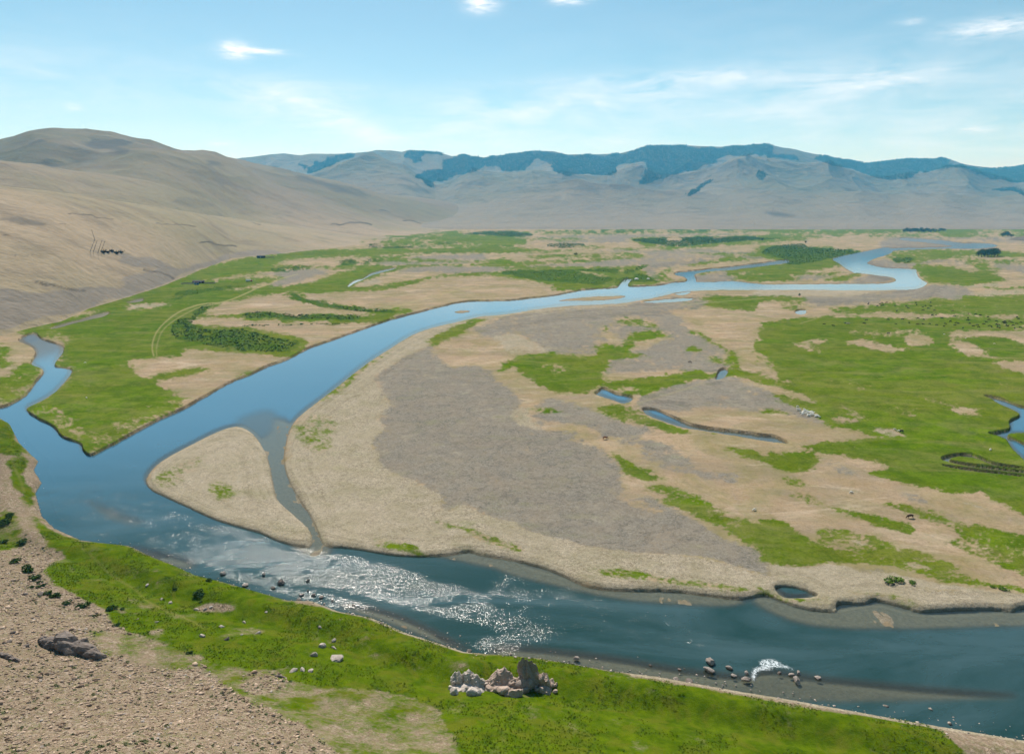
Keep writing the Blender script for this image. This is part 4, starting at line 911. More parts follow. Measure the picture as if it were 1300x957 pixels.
Zm = Zm + hgt * .34 * (ridged(Xm / 900, Ym / 1500, 6, 140, .46) - .64) * sstep(.12, .5, sr ** 1.15)[:, None] * crest_keep
Zm = Zm + 9 * (fbm(Xm / 300, Ym / 300, 4, 150) - .5) * sstep(.05, .3, sr)[:, None] * crest_keep
Zm = Zm + 4.0 * ((Ym - FM) / 1000) - 3.0 - 22 * (1 - sstep(0, .09, sr))[:, None]
UM, VM = project(Xm, Ym, Zm)
Zm = np.maximum(Zm, -5)
mm = np_mesh('mountains', np.stack([Xm, Ym, Zm], -1).reshape(-1, 3), grid_faces(*Xm.shape), None, smooth=True)
FO = np.zeros_like(W)
for tl, pts in [('B',[(265,262),(300,240),(330,222),(420,190),(520,185),(440,215),(400,235),(350,258),(310,272),(280,275)]), ('B',[(238,228),(270,240),(260,255)]), ('B',[(762,182),(800,160),(850,170),(835,225),(800,205)]), ('B',[(800,160),(940,170),(970,185),(900,185),(840,180)]),
    ('B',[(968,215),(1010,196),(1080,185),(1130,200),(1300,180),(1340,185),(1340,262),(1280,255),(1200,235),(1100,272),(1000,292),(950,315),(905,330),(890,350),(860,320),(825,295),(835,285),(870,268),(960,255)]),
    ('C',[(-20,185),(130,165),(180,165),(300,180),(450,185),(560,180),(650,160),(700,138),(860,138),(1060,150),(1320,125),(1320,192),(1200,188),(1100,200),(1000,240),(920,265),(850,290),(770,312),(700,334),(680,325),(700,262),(712,228),(640,232),(580,240),(545,290),(480,290),(400,282),(290,282),(240,245),(175,205),(130,222),(100,258),(-20,262)]),
    ('D',[(-30,135),(20,140),(0,168),(140,190),(170,216),(60,200),(-30,185)]), ('D',[(270,190),(470,220),(500,232),(670,202),(860,198),(960,235),(1080,250),(1200,250),(1330,230),(1700,180),(1700,260),(1330,315),(1250,325),(1130,300),(1040,275),(960,248),(860,262),(800,272),(700,300),(600,300),(520,288),(440,258),(380,250),(300,228)]),
    ('D',[(1140,360),(1250,350),(1330,390),(1330,400),(1230,370)]), ('C',[(915,380),(960,355),(1025,312),(1035,318),(975,365),(925,388)]), ('C',[(1255,270),(1300,275),(1300,310),(1270,300)])]: fill(FO, T(tl, pts), 1)
FOb = box_blur(FO, 1, 1)
gully = np.zeros_like(W)
for tl, st, pts in [('C',.6,[(230,320),(300,285),(360,280),(420,300),(380,305),(300,325),(250,335)]), ('C',.6,[(500,310),(570,310),(640,335),(650,350),(560,360),(520,335)]), ('D',.9,[(0,468),(70,470),(160,490),(60,492)]), ('D',.5,[(720,365),(800,370),(860,385),(780,390)]),
   ('C',.4,[(1060,240),(1150,215),(1150,260),(1080,265)]), ('B',.5,[(760,345),(900,360),(880,375),(790,362)])]:
    tmp = np.zeros_like(W); fill(tmp, T(tl, pts), st); gully = np.maximum(gully, tmp)
gully = box_blur(gully, 6, 3)
UMa, VMa = UM + 14 * (fbm(UM / 16, VM / 8, 4, 500) - .5), VM + 8 * (fbm(UM / 12, VM / 7, 4, 510) - .5)
add_attr(mm, 'cover', [sample(FOb, UMa, VMa), sample(gully, UM, VM), sstep(.1, .6, sr)[:, None] + 0 * Ym, 0 * Ym])
mountains = link('mountains', mm, 'structure')

def hills_material(name, far):
    m = Mat(name)
    p = m.pos(); a, b_, c, d = m.attr('cover')
    big = m.noise(.0016 if not far else .0009, 5, .6, p); mid = m.noise(.012, 5, .62, p); fine = m.noise(.09, 5, .65, p)
    lines = m.noise(1.0, 5, .62, m.mapping(p, (.004, .03, .05)))
    if not far:
        lowc = m.mix(m.math('ADD', m.math('MULTIPLY', lines, .5), m.math('MULTIPLY', mid, .5)), (.25, .19, .120), (.36, .28, .185))
        upc = m.mix(mid, (.125, .105, .075), (.20, .162, .108))
        col = m.mix(c, lowc, upc)
        col = m.mix(m.math('MULTIPLY', m.ramp(big, [(.42, 0.0), (.6, 1.0)]), .4), col, (.135, .145, .06))
        col = m.mix(m.math('MULTIPLY', m.ramp(lines, [(.52, 0.0), (.68, 1.0)]), .28), col, (.155, .13, .085))
        col = m.mix(m.math('MULTIPLY', m.ramp(fine, [(.38, 1.0), (.58, 0.0)]), .25), col, (.12, .095, .055))
        col = m.mix(m.math('MULTIPLY', m.ramp(m.noise(.006, 6, .66, m.mapping(p, (1, 2.2, 2)), .6), [(.5, 0.0), (.64, 1.0)]), .45), col, (.13, .10, .07))
        col = m.mix(m.edge(a, m.math('ADD', m.math('MULTIPLY', mid, .5), m.math('MULTIPLY', fine, .5)), 1.0, .3), col, m.mix(fine, (.14, .118, .090), (.24, .20, .155)))
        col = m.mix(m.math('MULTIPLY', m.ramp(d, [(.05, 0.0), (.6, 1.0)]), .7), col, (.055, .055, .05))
        col = m.mix(m.math('MULTIPLY', b_, .85), col, (.06, .045, .03))
    else:
        col = m.mix(mid, (.165, .140, .095), (.225, .195, .135))
        col = m.mix(m.math('MULTIPLY', m.ramp(big, [(.42, 0.0), (.6, 1.0)]), .5), col, (.12, .14, .08))
        col = m.mix(m.math('MULTIPLY', m.math('SUBTRACT', 1.0, c), .85), col, m.mix(lines, (.22, .185, .14), (.32, .27, .205)))
        col = m.mix(m.math('MULTIPLY', m.ramp(m.noise(.004, 6, .68, p, .8), [(.5, 0.0), (.62, 1.0)]), m.math('MULTIPLY_ADD', c, .5, .15)), col, (.085, .082, .062))
        col = m.mix(m.math('MULTIPLY', m.ramp(fine, [(.4, 1.0), (.55, 0.0)]), .3), col, (.085, .085, .06))
        col = m.mix(m.math('MULTIPLY', b_, .7), col, (.06, .06, .055))
        col = m.mix(m.math('MULTIPLY', m.edge(a, m.noise(.02, 6, .7, p), 1.8, .2), .85), col, (.035, .052, .03))
    h = m.math('ADD', m.math('MULTIPLY', mid, .7), m.math('MULTIPLY', fine, .3))
    return m.fin(col, .95, m.bump(h, .9, 9.0 if not far else 45.0), .08)
HILL_MAT = hills_material('steppe_hills', False)
mh.materials.append(HILL_MAT)
mm.materials.append(hills_material('mountain_slopes', True))

# rocky hillock at the right edge of the valley
def hillock():
    cx, cy = ground_pt(1330, 305)
    n = 90; xs = np.linspace(-150, 150, n); ys = np.linspace(-110, 110, n)
    XX, YY = np.meshgrid(xs, ys); rr = np.sqrt((XX / 118) ** 2 + (YY / 85) ** 2)
    ZZ = 34 * np.clip(1 - rr, -.1, 1) ** 1 * (.75 + .5 * fbm(XX / 30, YY / 30, 4, 200)) + 4 * (ridged(XX / 25, YY / 25, 4, 205) - .5) * (rr < 1)
    ZZ = np.where(rr > 1, -2, ZZ)
    m_ = np_mesh('rocky_hill', np.stack([XX + cx, YY + cy, ZZ], -1).reshape(-1, 3), grid_faces(n, n), HILL_MAT, smooth=True)
    link('rocky_hill', m_, 'structure')
hillock()

# forest on the mountains: every conifer a small tapering tree, far too many to count
trees = []
def forest():
    ok = sample(FO, UM + 14 * (fbm(UM / 16, VM / 8, 4, 500) - .5), VM + 8 * (fbm(UM / 12, VM / 7, 4, 510) - .5)) > .45
    ok = ok[:-1, :-1]
    idx = np.argwhere(ok & (Zm[:-1, :-1] > 20))
    P00 = np.stack([Xm, Ym, Zm], -1)
    a = P00[idx[:, 0], idx[:, 1]]; b = P00[idx[:, 0], idx[:, 1] + 1]; c = P00[idx[:, 0] + 1, idx[:, 1]]
    area = np.abs((b[:, 0] - a[:, 0]) * (c[:, 1] - a[:, 1]))
    # slopes that turn away from the valley are skipped
    slope = (c[:, 2] - a[:, 2]) / (c[:, 1] - a[:, 1] + 1e-6)
    area = area * (slope > -.12)
    n = 52000; pr = area / area.sum()
    pick = rng.choice(len(idx), n, p=pr)
    f1, f2 = rng.random(n)[:, None], rng.random(n)[:, None]
    base = a[pick] + f1 * (b[pick] - a[pick]) + f2 * (c[pick] - a[pick])
    base[:, 0] += rng.normal(0, 9, n); base[:, 1] += rng.normal(0, 9, n)
    hh = rng.uniform(10, 22, n) * (1 + .25 * (rng.random(n) > .93)); rr = hh * rng.uniform(.17, .27, n)
    k = 5; an = np.arange(k) / k * 2 * np.pi
    ring = np.stack([base[:, None, 0] + rr[:, None] * np.cos(an), base[:, None, 1] + rr[:, None] * np.sin(an), base[:, None, 2] + (hh * .1)[:, None] + 0 * an], -1)
    tip = base.copy(); tip[:, 2] += hh
    V = np.concatenate([ring, tip[:, None]], 1).reshape(-1, 3)
    o = np.arange(n)[:, None, None] * (k + 1)
    tri = np.array([[i, (i + 1) % k, k] for i in range(k)])[None]
    Fq = (o + tri).reshape(-1, 3)
    m = Mat('conifer_needles'); nn_ = m.noise(.02, 3, .6)
    mat = m.fin(m.mix(nn_, (.012, .032, .014), (.028, .058, .022)), .9, None, .1)
    me_ = np_mesh('conifer_forest', V, Fq, mat, k=3)
    o_ = link('conifer_forest', me_)
    tag(o_, 'dark conifer forest covering the crests of the distant mountains', 'forest', kind='stuff')
forest()

# haze: pale air inside one closed box
def haze():
    x0, x1, y0, y1, z0, z1 = -15500, 15500, -1200, 14500, -9.0, 1050
    vs = [(x, y, z) for z in (z0, z1) for y in (y0, y1) for x in (x0, x1)]
    fs = [(0, 2, 3, 1), (4, 5, 7, 6), (0, 1, 5, 4), (2, 6, 7, 3), (0, 4, 6, 2), (1, 3, 7, 5)]
    mt = bpy.data.materials.new('haze_air'); mt.use_nodes = True; t = mt.node_tree
    t.nodes.remove(t.nodes['Principled BSDF'])
    pv = t.nodes.new('ShaderNodeVolumePrincipled'); pv.inputs['Color'].default_value = (.10, .55, 1.0, 1); pv.inputs['Absorption Color'].default_value = (1, 1, 1, 1)
    pv.inputs['Density'].default_value = HAZE_DENSITY; pv.inputs['Anisotropy'].default_value = .1
    t.links.new(pv.outputs[0], t.nodes['Material Output'].inputs['Volume'])
    o = mesh_obj('haze', vs, fs, mt); o['kind'] = 'stuff'
    tag(o, 'pale blue haze filling the whole valley air', 'haze')
HAZE_DENSITY = 5.8e-5
haze()
# ------------------------------------------------------------------ rocks
def rock_material(name, c1, c2, c3, scale=1.0):
    m = Mat(name); p = m.obj()
    a = m.noise(1.6 * scale, 6, .65, p, .4); b_ = m.noise(9 * scale, 5, .65, p); cr = m.voro(2.6 * scale, p, 'Distance')
    col = m.mix(m.ramp(a, [(.35, 0.0), (.62, 1.0)]), c1, c2)
    col = m.mix(m.math('MULTIPLY', m.ramp(b_, [(.45, 0.0), (.65, 1.0)]), .6), col, c3)
    n_ = m.n.new('ShaderNodeObjectInfo')
    col = m.mix(m.math('MULTIPLY', n_.outputs['Random'], .35), col, (.19, .165, .145))
    h = m.math('ADD', m.math('MULTIPLY', a, .6), m.math('MULTIPLY', b_, .4))
    return m.fin(col, .88, m.bump(h, .9, .12), .15)
R_PALE = rock_material('pale_stone', (.33, .27, .23), (.52, .47, .42), (.24, .19, .16))
R_WET = rock_material('river_stone', (.20, .165, .145), (.42, .36, .32), (.10, .085, .075))
R_DARK = rock_material('dark_crag', (.085, .068, .06), (.25, .20, .17), (.045, .04, .034), .5)
R_WHITE = rock_material('quartz_rock', (.42, .36, .30), (.66, .61, .56), (.25, .16, .11), 2.0)
R_PINK = rock_material('pink_rock', (.42, .29, .21), (.58, .46, .38), (.30, .235, .20), 2.0)
R_GREY = rock_material('grey_spike_rock', (.27, .22, .19), (.40, .33, .28), (.15, .12, .105), 2.0)

def rock_geo(seed, cuts=16, sub=3, rough=.10, size=(1, 1, .7), flatb=.35):
    """a faceted boulder: a ball cut by random planes, then worn a little"""
    r = random.Random(seed)
    bm = bmesh.new(); bmesh.ops.create_icosphere(bm, subdivisions=sub, radius=1.0)
    pl = []
    for _ in range(cuts):
        n = Vector((r.gauss(0, 1), r.gauss(0, 1), r.gauss(0, .9))).normalized(); pl.append((n, r.uniform(.52, .86)))
    for v in bm.verts:
        d = v.co.normalized(); k = 1.0
        for n, q in pl:
            c = d.dot(n)
            if c > 1e-4: k = min(k, q / c)
        v.co = d * (k * (1 + r.uniform(-rough, rough) * .35))
        v.co.x *= size[0]; v.co.y *= size[1]; v.co.z *= size[2]
        if v.co.z < -flatb * size[2]: v.co.z = -flatb * size[2]
    V = [tuple(v.co) for v in bm.verts]; Fc = [[v.index for v in f.verts] for f in bm.faces]
    bm.free(); return V, Fc
def rock_mesh(name, seed, mat, **k):
    V, Fc = rock_geo(seed, **k)
    m = bpy.data.meshes.new(name); m.from_pydata(V, [], Fc); m.update(); m.materials.append(mat); return m
ROCKS = [rock_mesh('boulder', 100 + i, R_PALE, size=[(1, .75, .55), (1, .6, .7), (1, .85, .45), (.9, .9, .8), (1, .45, .6)][i % 5]) for i in range(8)]
ROCKS_WET = [rock_mesh('river_rock', 200 + i, R_WET, size=[(1, .75, .55), (1, .6, .7), (1, .85, .45), (.9, .9, .8)][i % 4]) for i in range(7)]
def px_size(u, v, npx, pt):
    x, y, z = pt; return npx * (y * CP - (z - CAMH) * SP) / F
def put_rock(name, mesh, u, v, wpx, label, group=None, rot=None, cat='rock', tilt=0.0, bluff=True, sink=.25, zs=1.0):
    pt = bluff_pt(u, v) if bluff else ground_pt(u, v, WATER_Z) + (WATER_Z,)
    s = px_size(u, v, wpx, pt) / 2
    o = bpy.data.objects.new(name, mesh); COL.objects.link(o)
    o.location = (pt[0], pt[1], pt[2] + s * (.35 - sink) * zs); o.scale = (s, s, s * zs)
    o.rotation_euler = (tilt, random.uniform(-.2, .2), rot if rot is not None else random.uniform(0, 6.28))
    tag(o, label, cat, group); return o
def put_crag(u, v, wpx, seed, label):
    """a bedrock rib of broken slabs, one mesh"""
    pt = bluff_pt(u, v); s = px_size(u, v, wpx, pt) / 2
    r = random.Random(seed); V = []; Fc = []
    for i in range(26):
        f = i / 25 * 2 - 1
        g = 1 - abs(f) * .55
        sz = r.uniform(.16, .34) * g + .05
        a, b_ = rock_geo(seed * 50 + i, cuts=12, sub=3, size=(1.5, .8, r.uniform(.55, 1.0)), flatb=1.0)
        cx, cy = f * .85 + r.uniform(-.06, .06), -f * .30 + r.uniform(-.16, .16) * g
        an = r.uniform(-.6, .1); ca, sa = math.cos(an), math.sin(an); o0 = len(V); tl = r.uniform(-.5, .5)
        for x, y, z in a:
            x, z = x * math.cos(tl) - z * math.sin(tl), x * math.sin(tl) + z * math.cos(tl)
            X_, Y_ = (x * ca - y * sa) * sz + cx, (x * sa + y * ca) * sz + cy
            zz = z * sz * 1.0
            gz = float(bluff_z(np.array([pt[0] + X_ * s]), np.array([pt[1] + Y_ * s]))[0] - pt[2]) / s
            V.append((X_ * s, Y_ * s, (zz + gz + sz * .25) * s))
        Fc += [[q + o0 for q in f_] for f_ in b_]
    o = mesh_obj('rock_outcrop', V, Fc, R_DARK); o.location = pt
    tag(o, label, 'rock outcrop'); return o
put_crag(92, 826, 100, 3, 'long dark jagged rock outcrop breaking out of the stony slope at lower left')
put_crag(356, 859, 16, 9, 'small black split rock at the edge of the scree just below the grass')
put_crag(10, 835, 34, 12, 'low dark broken rocks at the far left edge of the stony slope')

# rocks lying in the grass of the near bank
for i, (u, v, wpx, label, tl) in enumerate([
    (409, 821, 13, 'upright leaning grey boulder in the grass, tallest of the cluster of three', .9),
    (399, 832, 13, 'rounded pale boulder lying against the upright leaning one in the grass', .2),
    (427, 837, 23, 'widest flat grey slab lying in the grass of the near bank', 0.0),
    (424, 814, 9, 'small pale stone above the upright leaning boulder in the grass', 0.0),
    (424, 823, 11, 'thin tilted stone between the small pale stone and the wide flat slab', .3),
    (373, 852, 14, 'left block of the row of three stones at the foot of the grass', 0.0),
    (384, 851.5, 11, 'middle block of the row of three stones at the foot of the grass', 0.0),
    (394, 852.5, 10, 'right block of the row of three stones at the foot of the grass', 0.0),
    (406, 796, 6, 'small pale stone in the grass below the shaded terrace lip', 0.0),
    (310, 790, 9, 'flat white stone alone in the middle of the green slope', 0.0),
    (281, 796, 8, 'rough pinkish stone in the grass with rubble beside it', .1),
    (257, 808, 10, 'long tan stone leaning downhill near the scree edge', .5),
    (288, 812, 10, 'dark shadowed boulder in the grass near the long tan stone', .1),  # its shaded side is painted: the whole boulder takes the dark stone
    (307, 806, 6, 'thin sliver of pale stone standing in the grass', .6),
    (328, 804, 9, 'rounded white stone in the grass right of the thin sliver', 0.0),
    (338, 777, 5, 'tiny pale stone on the upper part of the green slope', 0.0),
    (249, 774, 7, 'pale block at the left end of the bare earth patch', 0.0),
    (260, 774, 8, 'pale block in the middle of the bare earth patch', 0.0),
    (268, 771, 7, 'pale block at the upper right of the bare earth patch', 0.0),
    (187, 743, 7, 'white stone beside the footpath on the green slope', 0.0),
    (205, 761, 8, 'flat pale stone right of the footpath, upper one of two', 0.0),
    (216, 766, 8, 'rough pale stone right of the footpath, lower one of two', 0.0),
    (175, 786, 4, 'tiny white stone left of the footpath', 0.0),
    (51.5, 753.5, 11, 'long white stone beside the dark bushes on the stony slope', 0.0),
    (32, 755, 9, 'dark rock left of the long white stone on the scree', 0.0),
    (17, 804, 10, 'dark angular rock on the scree above the left edge outcrop', .2),
    (12, 815, 9, 'dark rock on the scree near the left edge of the slope', .2),
    (34, 820, 10, 'dark rock just left of the long jagged outcrop', .2),
    (199, 790, 8, 'flat stone on the bare stony patch within the lower grass', 0.0)]):
    dark = 'dark' in label
    o = put_rock('boulder', ROCKS[i % 8], u, v, wpx, label, tilt=tl, zs=1.25 if 'upright' in label else (.7 if 'flat' in label else 1.0))
    if dark:
        o.data = o.data.copy(); o.data.materials.clear(); o.data.materials.append(R_DARK)

# rocks standing in the river and along its edge
RV = [(282.6, 729, 10, 'grey rock in the shallows, furthest upstream of those off the grassy bank'), (335, 730, 9, 'pale rock standing alone in the sparkling water off the grassy bank'),
    (311, 744, 10, 'pale rounded rock touching the grassy bank upstream of the pebble beach'), (356, 741, 12, 'dark double rock rising from the river off the pebble beach'),
    (347, 747, 7, 'low pale rock just left of the dark double rock in the river'), (391, 738, 8, 'small black rock standing in the river upstream of the pebble beach'),
    (383, 755.5, 9, 'white rock at the upstream tip of the pebble beach'), (398.5, 756, 8, 'pinkish rock in the water beside the upstream end of the pebble beach'),
    (391, 750, 5, 'small grey rock in the water just off the pebble beach tip'), (408, 759, 8, 'dark rock among the stones of the pebble beach'),
    (379, 763, 9, 'flat pale rock where the grass meets the pebble beach'), (388, 765, 7, 'dark wedge of rock at the grassy start of the pebble beach'), (422, 763, 8, 'grey rock at the water edge midway along the pebble beach'),
    (595, 827, 9, 'squat dark rock at the grassy edge behind the foreground crags'), (732, 837, 11, 'pale flat rock just off the bank right of the foreground spike'),
    (826, 845, 5, 'small dark rock in the water above the heap of bank stones'), (863, 850, 6, 'small pale rock alone in the dark shallows'),
    (902.5, 841, 15, 'widest rock of the upper pair in the shallows left of the foam'), (900, 852, 15, 'long pale rock below the widest one in the shallows'),
    (926, 848.5, 11, 'rounded rock midway between the long pale rock and the foam'), (931, 858, 10, 'pinkish upright rock below the rounded one left of the foam'),
    (948, 854.5, 8, 'narrow rock standing just left of the white foam'), (948, 864, 14, 'broad low rock below the white foam'),
    (874, 866, 13, 'dark wet rock where the grass bank leaves the photo'), (858, 865, 12, 'big pale rock at the end of the heap of bank stones'),
    (1004.5, 857, 9, 'flat rock below the foam, left of the pink one'), (1014, 855, 9, 'pointed pink rock right of and below the foam'),
    (1038.5, 861, 11, 'low rock furthest right near the bank'), (990, 855, 7, 'small dark rock under the right end of the foam'), (1011, 865, 14, 'pale boulder in the line of stones at the river edge')]
for i, (u, v, wpx, label) in enumerate(RV):
    o = put_rock('river_rock', ROCKS_WET[i % 7], u, v, wpx, label, bluff=False, sink=.05, zs=.9)
    if 'dark' in label or 'black' in label:
        o.data = o.data.copy(); o.data.materials.clear(); o.data.materials.append(R_DARK)

# ------------------------------------------------------------------ stones too many to count
def scatter_rocks(name, pts, sizes, mat, label, cat, seed):
    bases = [rock_geo(seed + i, cuts=9, sub=1, size=(1, .75, .6), flatb=.6) for i in range(6)]
    VV, FF, off = [], [], 0
    for i in range(6):
        sel = np.arange(len(pts)) % 6 == i
        if not sel.any(): continue
        b_ = np.array(bases[i][0]); f_ = np.array(bases[i][1]); P = pts[sel]; s = sizes[sel]; n = len(P)
        a = rng.random(n) * 6.28; ca, sa = np.cos(a)[:, None], np.sin(a)[:, None]
        x = (b_[None, :, 0] * ca - b_[None, :, 1] * sa) * s[:, None] + P[:, 0:1]
        y = (b_[None, :, 0] * sa + b_[None, :, 1] * ca) * s[:, None] + P[:, 1:2]
        z = b_[None, :, 2] * s[:, None] * rng.uniform(.7, 1.2, n)[:, None] + P[:, 2:3] + .1 * s[:, None]
        VV.append(np.stack([x, y, z], -1).reshape(-1, 3)); FF.append((f_[None] + (np.arange(n) * len(b_))[:, None, None] + off).reshape(-1, 3)); off += n * len(b_)
    me_ = np_mesh(name, np.concatenate(VV), np.concatenate(FF), mat, k=3)
    o = link(name, me_); tag(o, label, cat, kind='stuff'); return o
def stone_mat(name, ca, cb):
    m = Mat(name); q = m.voro(.9, m.pos(), 'Color'); s_ = m.n.new('ShaderNodeSeparateColor'); m.lk(q, s_.inputs[0])
    return m.fin(m.mix(s_.outputs[0], ca, cb), .9, None, .1)
SCREE_MAT = stone_mat('scree_stones', (.14, .095, .065), (.50, .38, .28))
# scree: stones on the bare upper slope
iy, ix = np.nonzero((BD > 12) & (sample(bg_, BU, BV) < .35) & (BV > 640) & (BV < 1000) & (BU > -120) & (BU < 900) & (np.hypot(BX, BY) > 14))
w_sc = 1.0 / (30 + np.hypot(BX[iy, ix], BY[iy, ix])) ** 1.2; w_sc /= w_sc.sum()
q = rng.choice(len(iy), 26000, p=w_sc)
px_ = BX[iy[q], ix[q]] + rng.uniform(-.31, .31, len(q)); py_ = BY[iy[q], ix[q]] + rng.uniform(-.31, .31, len(q))
SP_ = np.stack([px_, py_, bluff_z(px_, py_)], -1)
ssz = np.minimum(rng.lognormal(math.log(.14), .55, len(q)), .8) * np.clip(np.hypot(px_, py_) / 110, .4, 1.3)
scatter_rocks('scree', SP_, ssz, SCREE_MAT, 'loose brown and tan stones strewn over the bare slope', 'rubble', 900)
# 220 bigger scree stones stand as things of their own
order = rng.permutation(len(q))[:220]
for j in order:
    o = bpy.data.objects.new('scree_stone', ROCKS[j % 8]); COL.objects.link(o)
    s_ = .22 + .3 * random.random() ** 2
    o.location = (SP_[j, 0] + .3, SP_[j, 1] + .2, float(bluff_z(SP_[j, 0:1] + .3, SP_[j, 1:2] + .2)[0])); o.scale = (s_, s_, s_); o.rotation_euler = (random.uniform(-.3, .3), random.uniform(-.3, .3), random.uniform(0, 6.28))
    tag(o, 'larger angular stone lying loose among the scree of the bare slope', 'stone', 'larger stones on the scree')
# pebble beach and bank stones at the foot of the grass
cand = []
for a0 in range(len(BW) - 1):
    u0, u1 = BANK[a0][0], BANK[a0 + 1][0]
    L = math.dist(BW[a0], BW[a0 + 1])
    dens = 3.4 if 375 < u0 < 620 else (2.6 if 640 < u0 else (1.0 if 100 < u0 < 375 else .25))
    for _ in range(int(L * dens)):
        f = random.random(); x = BW[a0][0] + f * (BW[a0 + 1][0] - BW[a0][0]); y = BW[a0][1] + f * (BW[a0 + 1][1] - BW[a0][1])
        spread = random.gauss(.8, 1.4) if u0 < 375 else random.gauss(.3, 2.6)
        cand.append((x + spread * .5, y + spread * .87, random.uniform(.10, .38) * (1 + (random.random() > .93))))
cand = np.array(cand); zc_ = np.maximum(bluff_z(cand[:, 0], cand[:, 1]), WATER_Z - .1)
scatter_rocks('bank_stones', np.stack([cand[:, 0], cand[:, 1], zc_ + .02], -1), cand[:, 2], stone_mat('bank_stones', (.15, .12, .10), (.50, .42, .36)), 'pale stones strewn along the water edge of the near bank', 'stones', 950)

# ------------------------------------------------------------------ foreground crags below the camera
def crag_geo(spec, seed, cx, cy, ztop, w, h, dep, lean=0.0, taper=.5, tip=0.0):
    """one upright slab of rock: stacked jagged outlines from a broad foot to its tip"""
    r = random.Random(seed); n = 18; L = 26; V = []; Fc = []
    ph = [r.uniform(0, 6.28) for _ in range(6)]; am = [r.uniform(.02, .11) for _ in range(6)]
    cut = [(r.uniform(0, 6.28), r.uniform(.62, .9)) for _ in range(6)]
    for j in range(L + 1):
        f = j / L
        if tip: ww = (1 - f ** tip) * 1.0 + .05
        else: ww = (1 - f * taper) * (1 - .55 * f ** 6)
        z = ztop - h * (1 - f)
        for i in range(n):
            a = i / n * 6.2832; rad = 1.0
            for ca, q in cut:
                c = math.cos(a - ca - .25 * f)
                if c > .05: rad = min(rad, q / c)
            rad *= 1 + sum(am[k] * math.sin((k + 2) * a + ph[k] + f * (3 + k * 2.3)) for k in range(6)) * .9
            rad *= 1 + r.uniform(-.03, .03)
            V.append((cx + lean * f * w + math.cos(a) * rad * ww * w * .5, cy + math.sin(a) * rad * ww * dep * .5, z + (r.uniform(-.5, .5) * .05 * w + .06 * w * math.sin(a * 2 + ph[0]) + .03 * w * math.sin(a * 3 + ph[1])) * (f if not tip else f * .2)))
    for j in range(L):
        for i in range(n):
            a0 = j * n + i; b0 = j * n + (i + 1) % n
            Fc += [(a0, b0, b0 + n), (a0, b0 + n, a0 + n)]
    V.append((cx + lean * w, cy, ztop + .03 * w)); t_ = len(V) - 1
    for i in range(n): Fc.append((L * n + i, L * n + (i + 1) % n, t_))
    return V, Fc
CX, CY, CZ = bluff_pt(640, 869)
def crag(label, mat, pieces):
    """pieces: (pixel left, right, top row, depth offset, tip) ; one connected rib of rock standing on the slope"""
    V, Fc = [], []
    for k, (u0, u1, vt, dyo, tp, ln, sd) in enumerate(pieces):
        yc = CY + dyo
        vv = (434 - vt) / F; dzt = yc * (vv * CP - SP) / (CP + vv * SP)
        dep = yc * CP - dzt * SP
        w_ = (u1 - u0) * dep / F; xc = ((u0 + u1) / 2 - 650) * dep / F
        zt = CAMH + dzt
        gz = float(bluff_z(np.array([xc]), np.array([yc]))[0])
        hh = (zt - gz + 1.2) / 2; a_, f_ = rock_geo(sd * 3 + 1, cuts=13, sub=4, rough=.25, size=(1, 1, 1), flatb=1.0)
        r = random.Random(sd); sh1 = r.uniform(-.25, .25)
        top = max(z for x, y, z in a_); v_ = []
        for x, y, z in a_:
            f = min(1.0, max(0.0, (z / top + 1) / 2)); tw = (1.15 - (.92 if tp else .38) * f ** (1.1 if tp else 1.5))
            q1 = .10 * math.sin(7 * x + 3 * z + sd) + .07 * math.sin(13 * y - 6 * z + sd)
            v_.append((xc + (x * (tw + q1) + (ln + sh1 * .3) * (f - .5)) * w_ * .72, yc + y * (tw + q1) * w_ * .62, gz - 1.2 + f * 2 * hh * (1 + .05 * math.sin(9 * x + sd))))
        o0 = len(V); V += v_; Fc += [tuple(q + o0 for q in f) for f in f_]
        for j in range(3):        # broken blocks against its foot
            r = random.Random(sd * 7 + j); bs = w_ * r.uniform(.14, .30); a_, b_ = rock_geo(sd * 9 + j, cuts=10, sub=3, size=(1.1, .9, .9), flatb=1.0)
            bx_ = xc + r.uniform(-.55, .55) * w_; by_ = yc - r.uniform(.2, .8) * w_; bz_ = float(bluff_z(np.array([bx_]), np.array([by_]))[0]) + bs * .4
            o0 = len(V); V += [(x * bs + bx_, y * bs + by_, z * bs + bz_) for x, y, z in a_]; Fc += [tuple(q + o0 for q in f) for f in b_]
    o = mesh_obj('crag', V, Fc, mat); tag(o, label, 'rock'); return o
crag('white and rust stained jagged quartz rock, leftmost of the row of crags at the bottom', R_WHITE, [(572, 587, 853, 0, 0, 0, 11), (584, 602, 851, .4, 0, .1, 19), (597, 613, 855, -.3, 0, 0, 26), (606, 620, 862, .3, 0, -.1, 15), (576, 612, 866, -1.2, 0, 0, 16)])
crag('pinkish tan block with a sloping shoulder in the middle of the row of crags', R_PINK, [(629, 652, 849, .6, 0, .05, 21), (619, 637, 859, .0, 0, .15, 22), (642, 660, 858, .0, 0, 0, 23), (622, 656, 867, -1.2, 0, 0, 24)])
crag('tallest grey pointed spike in the row of crags at the bottom', R_GREY, [(655, 683, 834, .8, 1.5, -.16, 31), (662, 684, 857, .0, 0, 0, 32)])
crag('brown knobbly rock sloping down to the right of the tall spike', R_PINK, [(676, 689, 852, .4, 0, 0, 41), (684, 698, 855, 0, 0, .1, 42), (692, 706, 861, .4, 0, .1, 43), (684, 704, 868, -1.0, 0, 0, 44)])
